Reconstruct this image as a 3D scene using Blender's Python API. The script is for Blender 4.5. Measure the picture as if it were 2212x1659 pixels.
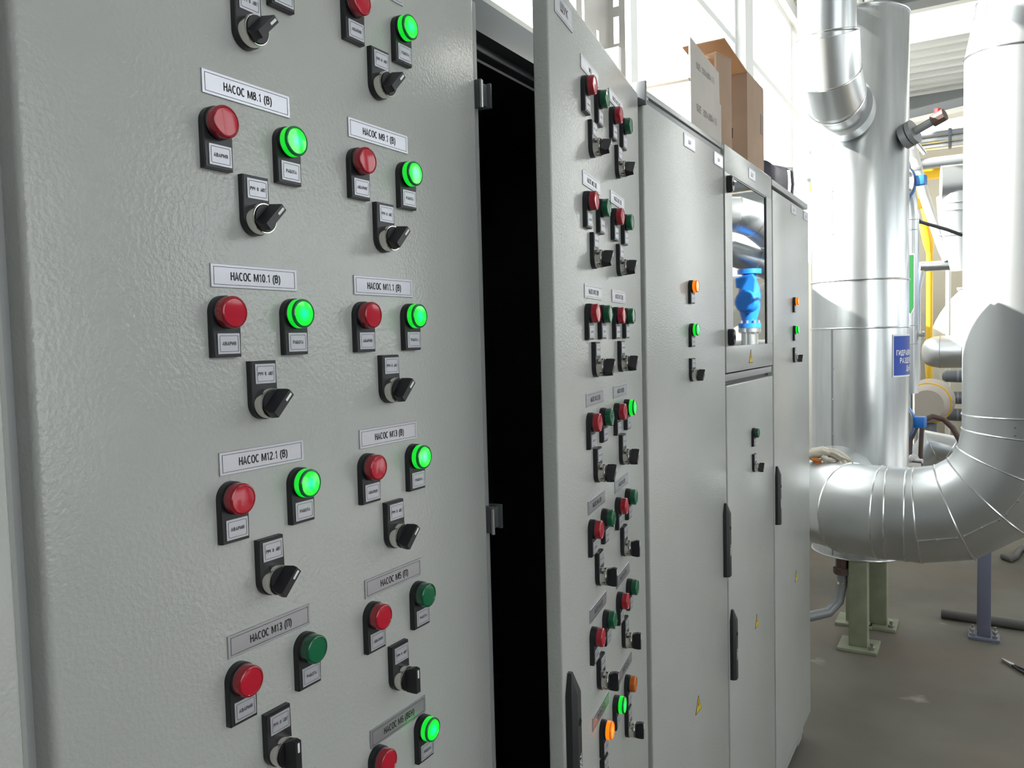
import bpy, bmesh, math, random
from mathutils import Vector, Matrix
random.seed(7)
PI = math.pi
sc = bpy.context.scene
C = sc.collection
for o in list(bpy.data.objects): bpy.data.objects.remove(o)

# ------------------------------------------------------------------ camera
# world: x out of the cabinet fronts into the room, y along the row, z up (metres)
F, YAW, PITCH, ROLL = 1711.78, 0.5345, -0.0555, -0.0255
cam = bpy.data.objects.new('camera', bpy.data.cameras.new('camera')); C.objects.link(cam)
fw = Vector((-math.sin(YAW)*math.cos(PITCH), math.cos(YAW)*math.cos(PITCH), math.sin(PITCH)))
rt = Vector((math.cos(YAW), math.sin(YAW), 0)); up = rt.cross(fw)
r2 = rt*math.cos(ROLL)+up*math.sin(ROLL); u2 = up*math.cos(ROLL)-rt*math.sin(ROLL)
mw = Matrix((r2, u2, -fw)).transposed().to_4x4(); mw.translation = Vector((.587, 0, 1.65))
cam.matrix_world = mw
cam.data.sensor_width = 36; cam.data.lens = F*36/2212; cam.data.clip_start = .01
sc.camera = cam

# ------------------------------------------------------------------ sky, sun, exposure
sc.view_settings.view_transform = 'Standard'; sc.view_settings.look = 'None'
sc.view_settings.exposure = -1.06; sc.view_settings.gamma = 1
sc.cycles.blur_glossy = 0.0
world = bpy.data.worlds.new('world'); sc.world = world; world.use_nodes = True
bg = world.node_tree.nodes['Background']
bg.inputs[0].default_value = (.95, .97, .955, 1); bg.inputs[1].default_value = 9.0
sun = bpy.data.objects.new('sun', bpy.data.lights.new('sun', 'SUN')); C.objects.link(sun)
sun.data.energy = 80; sun.data.angle = .012; sun.data.color = (1, .95, .87)
sun.rotation_euler = Vector((-.9, -.35, .56)).to_track_quat('Z', 'Y').to_euler()

# ------------------------------------------------------------------ materials
def srgb(r, g, b):
    f = lambda c: (c/255/12.92 if c/255 <= .04045 else ((c/255+.055)/1.055)**2.4)
    return (f(r), f(g), f(b), 1)
def mat(name, col, rough=.5, metal=0, spec=.5, coat=0, bump=None, mottle=None, emit=None):
    m = bpy.data.materials.new(name); m.use_nodes = True
    nt = m.node_tree; b = nt.nodes['Principled BSDF']
    b.inputs['Base Color'].default_value = col; b.inputs['Roughness'].default_value = rough
    b.inputs['Metallic'].default_value = metal; b.inputs['Specular IOR Level'].default_value = spec
    b.inputs['Coat Weight'].default_value = coat; b.inputs['Coat Roughness'].default_value = .05
    tc = nt.nodes.new('ShaderNodeTexCoord')
    def noise(scale, detail, stretch=None):
        n = nt.nodes.new('ShaderNodeTexNoise'); n.inputs['Scale'].default_value = scale; n.inputs['Detail'].default_value = detail
        if stretch:
            mp = nt.nodes.new('ShaderNodeMapping'); mp.inputs['Scale'].default_value = stretch
            nt.links.new(tc.outputs['Object'], mp.inputs[0]); nt.links.new(mp.outputs[0], n.inputs['Vector'])
        else: nt.links.new(tc.outputs['Object'], n.inputs['Vector'])
        return n
    if mottle:                                   # (scale, dark, light, detail[, stretch])
        n = noise(mottle[0], mottle[3], mottle[4] if len(mottle) > 4 else None)
        r = nt.nodes.new('ShaderNodeMapRange'); r.inputs[1].default_value = .3; r.inputs[2].default_value = .7
        r.inputs[3].default_value = mottle[1]; r.inputs[4].default_value = mottle[2]
        nt.links.new(n.outputs[0], r.inputs[0])
        mx = nt.nodes.new('ShaderNodeMix'); mx.data_type = 'RGBA'; mx.blend_type = 'MULTIPLY'; mx.inputs[0].default_value = 1
        mx.inputs[6].default_value = col; nt.links.new(r.outputs[0], mx.inputs[7]); nt.links.new(mx.outputs[2], b.inputs['Base Color'])
    if bump:                                     # (scale, strength, distance, detail)
        n = noise(bump[0], bump[3]); bp = nt.nodes.new('ShaderNodeBump')
        bp.inputs['Strength'].default_value = bump[1]; bp.inputs['Distance'].default_value = bump[2]
        nt.links.new(n.outputs[0], bp.inputs['Height']); nt.links.new(bp.outputs[0], b.inputs['Normal'])
    if emit:
        b.inputs['Emission Color'].default_value = emit[0]; b.inputs['Emission Strength'].default_value = emit[1]
    return m
def glow(name, rim, core, strength):
    """LED lens: emission hottest over the diode in the middle, falling off to the rim."""
    m = mat(name, rim, .12, coat=.5); nt = m.node_tree; b = nt.nodes['Principled BSDF']
    tc = nt.nodes['Texture Coordinate']
    mp = nt.nodes.new('ShaderNodeMapping'); mp.inputs['Scale'].default_value = (0, 1, 1)
    ln = nt.nodes.new('ShaderNodeVectorMath'); ln.operation = 'LENGTH'
    nt.links.new(tc.outputs['Object'], mp.inputs[0]); nt.links.new(mp.outputs[0], ln.inputs[0])
    rp = nt.nodes.new('ShaderNodeMapRange'); rp.inputs[1].default_value = .001; rp.inputs[2].default_value = .0085
    nt.links.new(ln.outputs['Value'], rp.inputs[0])
    mx = nt.nodes.new('ShaderNodeMix'); mx.data_type = 'RGBA'
    mx.inputs[6].default_value = core; mx.inputs[7].default_value = rim
    nt.links.new(rp.outputs[0], mx.inputs[0]); nt.links.new(mx.outputs[2], b.inputs['Emission Color'])
    b.inputs['Emission Strength'].default_value = strength
    return m
M = {}
M['paint'] = mat('grey_powder_coat', (.462, .467, .448, 1), .20, spec=.5, bump=(230, .75, .0008, 2), mottle=(3, .95, 1.03, 3))
M['paint_dark'] = mat('grey_frame_paint', (.33, .34, .34, 1), .42, bump=(330, .25, .0005, 2))
M['inside'] = mat('shaded_cabinet_inside', (.05, .052, .06, 1), .6)  # near-black carries the shade inside the open cabinet
M['black'] = mat('black_plastic', (.012, .012, .016, 1), .38, bump=(900, .1, .0002, 2))
M['blackmat'] = mat('black_handle_plastic', (.02, .02, .022, 1), .5, bump=(900, .3, .0003, 2))
M['chrome'] = mat('chrome', (.72, .71, .66, 1), .14, 1)
M['plate'] = mat('brushed_aluminium_plate', (.50, .50, .545, 1), .33, .8, mottle=(60, .93, 1.04, 2, (1, .03, 1)))
M['legend'] = mat('silver_legend_film', (.52, .52, .57, 1), .35, .4)
M['ink'] = mat('black_ink', (.01, .01, .015, 1), .6)
M['white'] = mat('white_paint_mark', (.85, .85, .85, 1), .5)
M['red'] = mat('red_lens', (.52, .008, .03, 1), .10, spec=.4, coat=.15)
M['redrim'] = mat('red_lens_rim', (.36, .006, .02, 1), .12, coat=.5)
M['green'] = mat('green_lens', (.003, .14, .055, 1), .10, spec=.4, coat=.15)
M['greenrim'] = mat('green_lens_rim', (.003, .10, .04, 1), .12, coat=.5)
M['orange'] = mat('orange_lens', (.62, .15, .008, 1), .10, spec=.4, coat=.15)
M['orangerim'] = mat('orange_lens_rim', (.5, .11, .006, 1), .12, coat=.5)
M['green_on'] = glow('lit_green_lens', (0, 1, .02, 1), (.0, 1, .45, 1), 2.3)
M['greenrim_on'] = mat('lit_green_rim', (.0, .4, .03, 1), .12, coat=.5, emit=((.0, 1, .02, 1), 1.5))
M['greenedge_on'] = mat('green_lens_edge', (.002, .22, .05, 1), .1, coat=.6)
M['orange_on'] = glow('lit_orange_lens', (1, .22, .0, 1), (1, .45, .05, 1), 2.6)
M['orangerim_on'] = mat('lit_orange_rim', (.6, .12, .0, 1), .12, coat=.5, emit=((1, .22, 0, 1), 2.2))
M['orangeedge_on'] = mat('orange_lens_edge', (.6, .13, .005, 1), .1, coat=.6, emit=((1, .2, 0, 1), .7))
M['steel'] = mat('galvanised_jacket', (.58, .60, .61, 1), .30, .92, bump=(9, .12, .004, 2), mottle=(40, .93, 1.05, 3, (1, 1, .1)))
M['steel2'] = mat('aluminium_jacket', (.69, .71, .72, 1), .34, .92, bump=(12, .06, .003, 2))
M['rivet'] = mat('rivet_steel', (.75, .76, .76, 1), .25, 1)
M['darkpipe'] = mat('grey_painted_pipe', (.12, .13, .14, 1), .35)
M['midpipe'] = mat('mid_grey_pipe', (.25, .26, .27, 1), .4, .3)
M['card'] = mat('brown_cardboard', (.42, .29, .21, 1), .8, spec=.2, bump=(60, .2, .001, 3), mottle=(9, .9, 1.05, 3))
M['cardflap'] = mat('thin_brown_flap', (.42, .28, .19, 1), .8, spec=.2)
nt = M['cardflap'].node_tree; tl = nt.nodes.new('ShaderNodeBsdfTranslucent'); tl.inputs[0].default_value = (.78, .55, .36, 1)
ms = nt.nodes.new('ShaderNodeMixShader'); ms.inputs[0].default_value = .5; nt.links.new(nt.nodes['Principled BSDF'].outputs[0], ms.inputs[1]); nt.links.new(tl.outputs[0], ms.inputs[2])
nt.links.new(ms.outputs[0], nt.nodes['Material Output'].inputs[0])
M['cardgrey'] = mat('grey_cardboard', (.55, .51, .47, 1), .8, spec=.2, bump=(60, .2, .001, 3), mottle=(9, .93, 1.04, 3))
M['cardink'] = mat('grey_print', (.22, .20, .2, 1), .8)
M['whitecard'] = mat('white_cardboard', (.85, .85, .85, 1), .6)
M['bag'] = mat('dark_bag', (.03, .025, .045, 1), .45, bump=(40, .4, .004, 3))
M['wall'] = mat('white_wall', (.80, .80, .78, 1), .7)
M['wallgrey'] = mat('grey_machine_side_wall', (.30, .31, .33, 1), .7)
M['wallfar'] = mat('beige_wall_panels', (.62, .57, .47, 1), .6)
M['roof'] = mat('corrugated_roof', (.58, .58, .56, 1), .4, .4)
M['floor'] = mat('concrete_floor', (.168, .152, .124, 1), .62, spec=.35, bump=(25, .15, .004, 6), mottle=(1.6, .72, 1.15, 8))
M['greenpaint'] = mat('pale_green_leg_paint', (.26, .28, .19, 1), .5, mottle=(14, .85, 1.08, 4))
M['purple'] = mat('blue_grey_post_paint', (.17, .18, .25, 1), .45)
M['blue'] = mat('blue_valve_paint', (.01, .14, .50, 1), .35)
M['yellow'] = mat('yellow_paint', (.80, .46, .01, 1), .4)
M['brown'] = mat('brown_rubber', (.085, .05, .04, 1), .6)
M['greyrubber'] = mat('grey_hose', (.12, .115, .11, 1), .6)
M['boiler'] = mat('cream_boiler', (.56, .54, .46, 1), .5)
M['burner'] = mat('beige_burner', (.38, .33, .28, 1), .5)
M['redpaint'] = mat('red_valve_handle', (.5, .03, .04, 1), .4)
M['cotton'] = mat('cotton_glove', (.62, .57, .49, 1), .95, spec=.1, bump=(260, .7, .002, 3))
M['orangecuff'] = mat('orange_glove_dots', (.65, .2, .03, 1), .8)
M['signblue'] = mat('blue_sign', (.015, .06, .35, 1), .4)
M['signgreen'] = mat('green_sign', (.012, .13, .03, 1), .4)
M['warn'] = mat('warning_yellow', (.75, .52, .01, 1), .45)
M['bolt'] = mat('bolt_zinc', (.5, .5, .5, 1), .35, .9)
M['pinkpipe'] = mat('pale_pipe', (.68, .66, .62, 1), .5)
# mirror-like dark window glass
M['glass'] = mat('tinted_window_glass', (.60, .62, .64, 1), .02, 1)
m = bpy.data.materials.new('clear_pane'); m.use_nodes = True; nt = m.node_tree; nt.nodes.clear()
out = nt.nodes.new('ShaderNodeOutputMaterial'); mx = nt.nodes.new('ShaderNodeMixShader'); tr = nt.nodes.new('ShaderNodeBsdfTransparent'); gl = nt.nodes.new('ShaderNodeBsdfGlossy')
tr.inputs[0].default_value = (.95, .97, .98, 1); gl.inputs['Roughness'].default_value = .02; mx.inputs[0].default_value = .06
nt.links.new(tr.outputs[0], mx.inputs[1]); nt.links.new(gl.outputs[0], mx.inputs[2]); nt.links.new(mx.outputs[0], out.inputs[0]); M['pane'] = m
# stained floor: rusty patches and pale scuffs with shapes of their own
nt = M['floor'].node_tree; b = nt.nodes['Principled BSDF']; tc = nt.nodes['Texture Coordinate']
src = b.inputs['Base Color'].links[0].from_socket
def stain(src, scale, lo, hi, col, fac, sh):
    mp = nt.nodes.new('ShaderNodeMapping'); mp.inputs['Location'].default_value = (sh, sh*1.7, 0); nt.links.new(tc.outputs['Object'], mp.inputs[0])
    n = nt.nodes.new('ShaderNodeTexNoise'); n.inputs['Scale'].default_value = scale; n.inputs['Detail'].default_value = 5; nt.links.new(mp.outputs[0], n.inputs['Vector'])
    r = nt.nodes.new('ShaderNodeMapRange'); r.inputs[1].default_value = lo; r.inputs[2].default_value = hi; r.inputs[3].default_value = 0; r.inputs[4].default_value = fac
    nt.links.new(n.outputs[0], r.inputs[0]); x = nt.nodes.new('ShaderNodeMix'); x.data_type = 'RGBA'; nt.links.new(r.outputs[0], x.inputs[0])
    nt.links.new(src, x.inputs[6]); x.inputs[7].default_value = col; return x.outputs[2]
src = stain(src, 1.1, .52, .75, (.20, .12, .08, 1), .55, 3.1)
src = stain(src, 3.5, .66, .74, (.45, .42, .36, 1), .6, 7.7)
nt.links.new(src, b.inputs['Base Color'])

# ------------------------------------------------------------------ mesh helpers
class MB:
    def __init__(s): s.bm = bmesh.new(); s.mats = []
    def mi(s, m):
        if m not in s.mats: s.mats.append(m)
        return s.mats.index(m)
    def _setm(s, faces, m):
        if m is not None:
            i = s.mi(m)
            for f in faces: f.material_index = i
    def face(s, pts, m=None):
        f = s.bm.faces.new([s.bm.verts.new(p) for p in pts]); s._setm([f], m); return s
    def box(s, x0, x1, y0, y1, z0, z1, bev=0, m=None, seg=2, xf=None):
        r = bmesh.ops.create_cube(s.bm, size=1); vs = r['verts']
        for v in vs: v.co = Vector((x0+(v.co.x+.5)*(x1-x0), y0+(v.co.y+.5)*(y1-y0), z0+(v.co.z+.5)*(z1-z0)))
        if xf is not None:
            for v in vs: v.co = xf @ v.co
        fs = list({f for v in vs for f in v.link_faces})
        self_m = m
        s._setm(fs, self_m)
        if bev: bmesh.ops.bevel(s.bm, geom=list({e for v in vs for e in v.link_edges}), offset=bev, segments=seg, affect='EDGES', profile=.5)
        return s
    def prism(s, poly, a, b, axis='x', m=None, bev=0, xf=None):
        """polygon extruded along axis: 'x' -> poly in (y,z); 'y' -> (x,z); 'z' -> (x,y)"""
        P = {'x': lambda p, t: Vector((t, p[0], p[1])), 'y': lambda p, t: Vector((p[0], t, p[1])), 'z': lambda p, t: Vector((p[0], p[1], t))}[axis]
        A = [s.bm.verts.new(P(p, a)) for p in poly]; B = [s.bm.verts.new(P(p, b)) for p in poly]; n = len(poly)
        fs = [s.bm.faces.new(A[::-1]), s.bm.faces.new(B)]
        for i in range(n): fs.append(s.bm.faces.new((A[i], A[(i+1) % n], B[(i+1) % n], B[i])))
        if xf is not None:
            for v in A+B: v.co = xf @ v.co
        s._setm(fs, m)
        if bev: bmesh.ops.bevel(s.bm, geom=[e for e in fs[1].edges], offset=bev, segments=2, affect='EDGES')
        return s
    def lathe(s, prof, axis='x', seg=40, m=None, c=(0, 0, 0), xf=None):
        """profile of (height, radius) about an axis through c"""
        rings = []
        for h, r in prof:
            if r < 1e-6:
                p = {'x': (h, 0, 0), 'z': (0, 0, h), 'y': (0, h, 0)}[axis]; rings.append([s.bm.verts.new(Vector(p)+Vector(c))]); continue
            ring = []
            for i in range(seg):
                a = 2*PI*i/seg; u, w = r*math.cos(a), r*math.sin(a)
                p = {'x': (h, u, w), 'z': (u, w, h), 'y': (w, h, u)}[axis]; ring.append(s.bm.verts.new(Vector(p)+Vector(c)))
            rings.append(ring)
        fs = []
        for A, B in zip(rings, rings[1:]):
            if len(A) == 1 and len(B) == 1: continue
            for i in range(seg):
                j = (i+1) % seg
                if len(A) == 1: fs.append(s.bm.faces.new((A[0], B[i], B[j])))
                elif len(B) == 1: fs.append(s.bm.faces.new((A[i], B[0], A[j])))
                else: fs.append(s.bm.faces.new((A[i], B[i], B[j], A[j])))
        for R, fl in ((rings[0], 0), (rings[-1], 1)):
            if len(R) > 1: fs.append(s.bm.faces.new(R if fl else R[::-1]))
        if xf is not None:
            for R in rings:
                for v in R: v.co = xf @ v.co
        s._setm(fs, m); return s
    def tube(s, pts, r, seg=16, m=None, closed=False, caps=True):
        """mitred tube: ring vertices run along each leg to the plane that halves the corner"""
        pts = [Vector(p) for p in pts]; n = len(pts); rings = []
        rr = r if isinstance(r, (list, tuple)) else [r]*n
        d0 = (pts[1]-pts[0]).normalized()
        if closed: d0 = ((pts[1]-pts[0]).normalized()+(pts[0]-pts[-1]).normalized()).normalized()
        a = Vector((0, 0, 1)) if abs(d0.z) < .9 else Vector((1, 0, 0))
        e1 = d0.cross(a).normalized(); e2 = d0.cross(e1).normalized()
        prev = None
        for k in range(n):
            if closed: dn = (pts[(k+1) % n]-pts[k-1]).normalized()
            elif k == 0: dn = d0
            elif k == n-1: dn = (pts[k]-pts[k-1]).normalized()
            else: dn = ((pts[k+1]-pts[k]).normalized()+(pts[k]-pts[k-1]).normalized()).normalized()
            if k == 0: off = [e1*math.cos(2*PI*i/seg)+e2*math.sin(2*PI*i/seg) for i in range(seg)]
            else:
                din = (pts[k]-pts[k-1]).normalized(); cs = din.dot(dn)
                nf = []
                for q in prev:
                    q0 = q - din*q.dot(din); q0.normalize()
                    nf.append(q0 - din*(q0.dot(dn)/cs))
                off = nf
            prev = off
            rings.append([s.bm.verts.new(pts[k]+o*rr[k]) for o in off])
            # directions carried on perpendicular to the next leg
            if k < n-1:
                dout = (pts[k+1]-pts[k]).normalized()
                prev = [(o-dout*o.dot(dout)).normalized() for o in off]
        fs = []
        for A, B in list(zip(rings, rings[1:]))+([(rings[-1], rings[0])] if closed else []):
            for i in range(seg): fs.append(s.bm.faces.new((A[i], A[(i+1) % seg], B[(i+1) % seg], B[i])))
        if caps and not closed: fs.append(s.bm.faces.new(rings[0][::-1])); fs.append(s.bm.faces.new(rings[-1]))
        s._setm(fs, m); s.rings = [[v.co.copy() for v in R] for R in rings]; return s
    def mesh(s, name, m=None, smooth=35):
        bmesh.ops.recalc_face_normals(s.bm, faces=s.bm.faces)
        me = bpy.data.meshes.new(name); s.bm.to_mesh(me); s.bm.free()
        for k in (s.mats if s.mats else [m]): me.materials.append(M[k] if isinstance(k, str) else k)
        if smooth:
            me.shade_smooth(); me.set_sharp_from_angle(angle=math.radians(smooth))
        return me
def link(name, me, parent=None, loc=None, rz=None):
    o = bpy.data.objects.new(name, me); C.objects.link(o)
    if parent is not None: o.parent = parent
    if loc is not None: o.location = loc
    if rz is not None: o.rotation_euler = (0, 0, rz)
    return o
def part(name, mb, m, parent, smooth=35, loc=None): return link(name, mb.mesh(name, m, smooth) if isinstance(mb, MB) else mb, parent, loc)
def tag(o, label, cat, group=None):
    o['label'] = label; o['category'] = cat
    if group: o['group'] = group
    return o
def thing(name, label, cat, loc=(0, 0, 0), rz=0, group=None):
    o = bpy.data.objects.new(name, None); C.objects.link(o); o.location = loc; o.rotation_euler = (0, 0, rz); o.empty_display_size = .05
    return tag(o, label, cat, group)
def struct(name, mb, m, smooth=0):
    o = link(name, mb.mesh(name, m, smooth)); o['kind'] = 'structure'; return o
_text = {}
def arc(cx, cy, rx, ry, a0, a1, n=10): return [(cx+rx*math.cos(math.radians(a0+(a1-a0)*k/n)), cy+ry*math.sin(math.radians(a0+(a1-a0)*k/n))) for k in range(n+1)]
# condensed grotesque capitals as pen strokes in a box of height 1: width, list of strokes
GLYPH = {
 'Н': (.56, [[(.06, 0), (.06, 1)], [(.50, 0), (.50, 1)], [(.06, .52), (.50, .52)]]),
 'А': (.60, [[(.04, 0), (.30, 1), (.56, 0)], [(.13, .30), (.47, .30)]]),
 'С': (.58, [arc(.31, .5, .25, .46, 48, 312, 16)]),
 'О': (.62, [arc(.31, .5, .26, .46, 0, 360, 24)]),
 'М': (.78, [[(.06, 0), (.06, .97)], [(.08, .97), (.39, .10), (.70, .97)], [(.72, .97), (.72, 0)]]),
 'В': (.56, [[(.07, .0), (.07, 1)], [(.07, .95), (.30, .95)]+arc(.30, .75, .16, .20, 90, -90, 8)+[(.07, .54)], [(.30, .54)]+arc(.30, .295, .20, .245, 90, -90, 8)+[(.07, .05)]]),
 'П': (.56, [[(.06, 0), (.06, .95), (.50, .95), (.50, 0)]]),
 'Е': (.52, [[(.48, .95), (.07, .95), (.07, .05), (.49, .05)], [(.07, .52), (.44, .52)]]),
 'Р': (.54, [[(.07, 0), (.07, 1)], [(.07, .95), (.30, .95)]+arc(.30, .72, .19, .23, 90, -90, 8)+[(.07, .47)]]),
 'И': (.58, [[(.06, 1), (.06, 0)], [(.06, .10), (.52, .90)], [(.52, 1), (.52, 0)]]),
 'Я': (.56, [[(.49, 0), (.49, 1)], [(.49, .95), (.26, .95)]+arc(.26, .72, .19, .23, 90, 270, 8)+[(.49, .47)], [(.27, .47), (.06, 0)]]),
 'Б': (.54, [[(.46, .95), (.07, .95), (.07, .05), (.28, .05)]+arc(.28, .31, .20, .25, -90, 90, 8)+[(.07, .56)]]),
 'Т': (.54, [[(.02, .95), (.52, .95)], [(.27, .95), (.27, 0)]]),
 'У': (.56, [[(.04, 1), (.28, .36)], [(.53, 1), (.27, .20), (.20, .06), (.07, .05)]]),
 'Ч': (.54, [[(.06, 1), (.06, .62), (.12, .48), (.24, .43), (.48, .50)], [(.48, 0), (.48, 1)]]),
 'Ш': (.74, [[(.06, 1), (.06, .05), (.68, .05), (.68, 1)], [(.37, .05), (.37, 1)]]),
 'Щ': (.80, [[(.06, 1), (.06, .05), (.76, .05), (.76, -.18)], [(.36, .05), (.36, 1)], [(.66, .05), (.66, 1)]]),
 'К': (.56, [[(.07, 0), (.07, 1)], [(.50, 1), (.09, .48)], [(.20, .60), (.53, 0)]]),
 'З': (.52, [arc(.24, .74, .20, .21, 150, -90, 10)+arc(.24, .29, .22, .24, 90, -150, 10)]),
 'Л': (.58, [[(.03, .06), (.12, .10), (.16, .95), (.52, .95), (.52, 0)]]),
 'Г': (.46, [[(.07, 0), (.07, .95), (.45, .95)]]),
 'Д': (.64, [[(.12, .05), (.20, .95), (.50, .95), (.50, .05)], [(.04, -.15), (.04, .05), (.60, .05), (.60, -.15)]]),
 'Ь': (.52, [[(.07, 1), (.07, .05), (.26, .05)]+arc(.26, .30, .20, .25, -90, 90, 8)+[(.07, .55)]]),
 'Й': (.58, [[(.06, 1), (.06, 0)], [(.06, .10), (.52, .90)], [(.52, 1), (.52, 0)], [(.18, 1.18), (.29, 1.10), (.40, 1.18)]]),
 'S': (.54, [arc(.27, .74, .20, .21, 30, 270, 10)+arc(.27, .29, .21, .24, 90, -150, 10)]),
 'I': (.20, [[(.10, 0), (.10, 1)]]), 'Z': (.54, [[(.05, .95), (.49, .95), (.05, .05), (.50, .05)]]), 'E': (.52, [[(.48, .95), (.07, .95), (.07, .05), (.49, .05)], [(.07, .52), (.44, .52)]]),
 '×': (.50, [[(.08, .15), (.42, .60)], [(.08, .60), (.42, .15)]]), ':': (.22, [[(.11, .02), (.11, .14)], [(.11, .56), (.11, .68)]]),
 '0': (.52, [arc(.26, .5, .20, .46, 0, 360, 20)]), '1': (.44, [[(.08, .76), (.22, .84), (.29, 1), (.29, 0)]]),
 '2': (.52, [arc(.26, .70, .20, .25, 165, -30, 9)+[(.07, .05), (.48, .05)]]),
 '3': (.52, [arc(.25, .74, .19, .21, 150, -90, 10)+arc(.25, .29, .21, .24, 90, -150, 10)]),
 '4': (.54, [[(.37, 0), (.37, .97), (.04, .27), (.52, .27)]]), '5': (.52, [[(.45, .95), (.13, .95), (.09, .50)]+arc(.25, .32, .21, .27, 125, -145, 12)]),
 '6': (.52, [arc(.26, .31, .20, .26, 0, 360, 16), [(.06, .34), (.10, .70), (.22, .93), (.36, .95), (.45, .82)]]),
 '7': (.50, [[(.04, .95), (.46, .95), (.26, .50), (.19, 0)]]),
 '8': (.52, [arc(.26, .74, .17, .21, 0, 360, 16), arc(.26, .29, .21, .24, 0, 360, 16)]),
 '9': (.52, [arc(.26, .69, .20, .26, 0, 360, 16), [(.46, .66), (.42, .30), (.30, .07), (.16, .05), (.07, .18)]]),
 '.': (.22, [[(.11, 0), (.11, .12)]]), '(': (.30, [arc(.42, .38, .34, .66, 115, 245, 8)]), ')': (.30, [arc(-.12, .38, .34, .66, 65, -65, 8)]), ' ': (.28, []),
 'у': (.46, [[(.03, .70), (.23, .02)], [(.43, .70), (.21, -.10), (.13, -.24), (.04, -.24)]])}
def text_mesh(txt, width, height, matname='ink', x=0, rot=False, bold=.15):
    """letters as a flat mesh in the y-z plane, facing +x, centred on the origin, fitted to width x height"""
    key = (txt, width, height, matname, x, rot)
    if key in _text: return _text[key]
    tot = sum(GLYPH[c][0]+.10 for c in txt)-.10; sx = width/tot; hw = bold*height/2
    mb = MB(); cx = 0
    for c in txt:
        w, strokes = GLYPH[c]
        for st in strokes:
            P = [Vector(((cx+p[0]-tot/2)*sx, (p[1]-.5)*height)) for p in st]; n = len(P)
            loop = (P[0]-P[-1]).length < 1e-6
            L, R = [], []
            for k in range(n):
                a = P[k-1] if k else (P[-2] if loop else None); b_ = P[k+1] if k < n-1 else (P[1] if loop else None)
                d1 = (P[k]-a).normalized() if a is not None else (b_-P[k]).normalized(); d2 = (b_-P[k]).normalized() if b_ is not None else d1
                n1 = Vector((-d1.y, d1.x)); n2 = Vector((-d2.y, d2.x)); m_ = n1+n2
                m_ = n1 if m_.length < .3 else m_/max(.35, m_.dot(n1))
                L.append(P[k]+m_*hw); R.append(P[k]-m_*hw)
            for k in range(n-1):
                q = [L[k], R[k], R[k+1], L[k+1]]
                if rot: q = [Vector((v.y, -v.x)) for v in q]
                mb.face([(x, v.x, v.y) for v in q])
        cx += w+.10
    me = mb.mesh('lettering', matname, 0); _text[key] = me; return me
def frame_lines(mb, w, h, t, x, r=0):
    """thin printed rectangle outline centred on the origin, in the y-z plane"""
    pts = []
    if r:
        for cy, cz, a0 in ((w/2-r, h/2-r, 0), (-w/2+r, h/2-r, 90), (-w/2+r, -h/2+r, 180), (w/2-r, -h/2+r, 270)):
            for k in range(4): a = math.radians(a0+30*k); pts.append((cy+r*math.cos(a), cz+r*math.sin(a), math.cos(a), math.sin(a)))
    else: pts = [(w/2, h/2, 1, 1), (-w/2, h/2, -1, 1), (-w/2, -h/2, -1, -1), (w/2, -h/2, 1, -1)]
    n = len(pts)
    for i in range(n):
        p, q = pts[i], pts[(i+1) % n]
        mb.face([(x, p[0], p[1]), (x, p[0]-t*p[2], p[1]-t*p[3]), (x, q[0]-t*q[2], q[1]-t*q[3]), (x, q[0], q[1])])
    return mb
def merge_text(mb, me, loc=(0, 0, 0)):
    n0 = len(mb.bm.verts); mb.bm.from_mesh(me); mb.bm.verts.ensure_lookup_table()
    for v in mb.bm.verts[n0:]: v.co += Vector(loc)
    return mb

# ================================================================== the setting
CEIL = 5.0
struct('floor', MB().box(-1.3, 5.2, -4.2, 13.2, -.1, 0), 'floor')
# left wall with a band of big windows above the cabinets
XL = -1.0
struct('wall_left', MB().box(XL-.2, XL, -4.2, 13.2, 0, 2.38).box(XL-.2, XL, -4.2, 13.2, 4.75, CEIL+.2)
       .box(XL-.2, XL, 6.38, 6.62, 2.38, 4.75).box(XL-.2, XL, 10.6, 13.2, 2.38, 4.75).box(XL-.2, XL, -4.2, .5, 2.38, 4.75), 'wall')  # last box: unseen near end, closed up to block the sun
wn = 0
for y0, y1 in ((.5, 2.6), (2.6, 4.22), (4.22, 6.38), (6.62, 8.5), (8.5, 10.6)):
    wn += 1; f = MB(); t = .05; xa, xb = XL-.13, XL-.07
    f.box(xa, xb, y0, y0+t, 2.38, 4.75).box(xa, xb, y1-t, y1, 2.38, 4.75).box(xa, xb, y0+t, y1-t, 2.38, 2.38+t).box(xa, xb, y0+t, y1-t, 4.75-t, 4.75)
    f.box(xa, xb, y0+t, y1-t, 3.9, 3.95)
    w = struct('window_%d' % wn, f, 'wall')
    p = link('pane', MB().box(XL-.103, XL-.097, y0+t, y1-t, 2.38+t, 3.9).box(XL-.103, XL-.097, y0+t, y1-t, 3.95, 4.75-t).mesh('pane', 'pane', 0), w)
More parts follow.
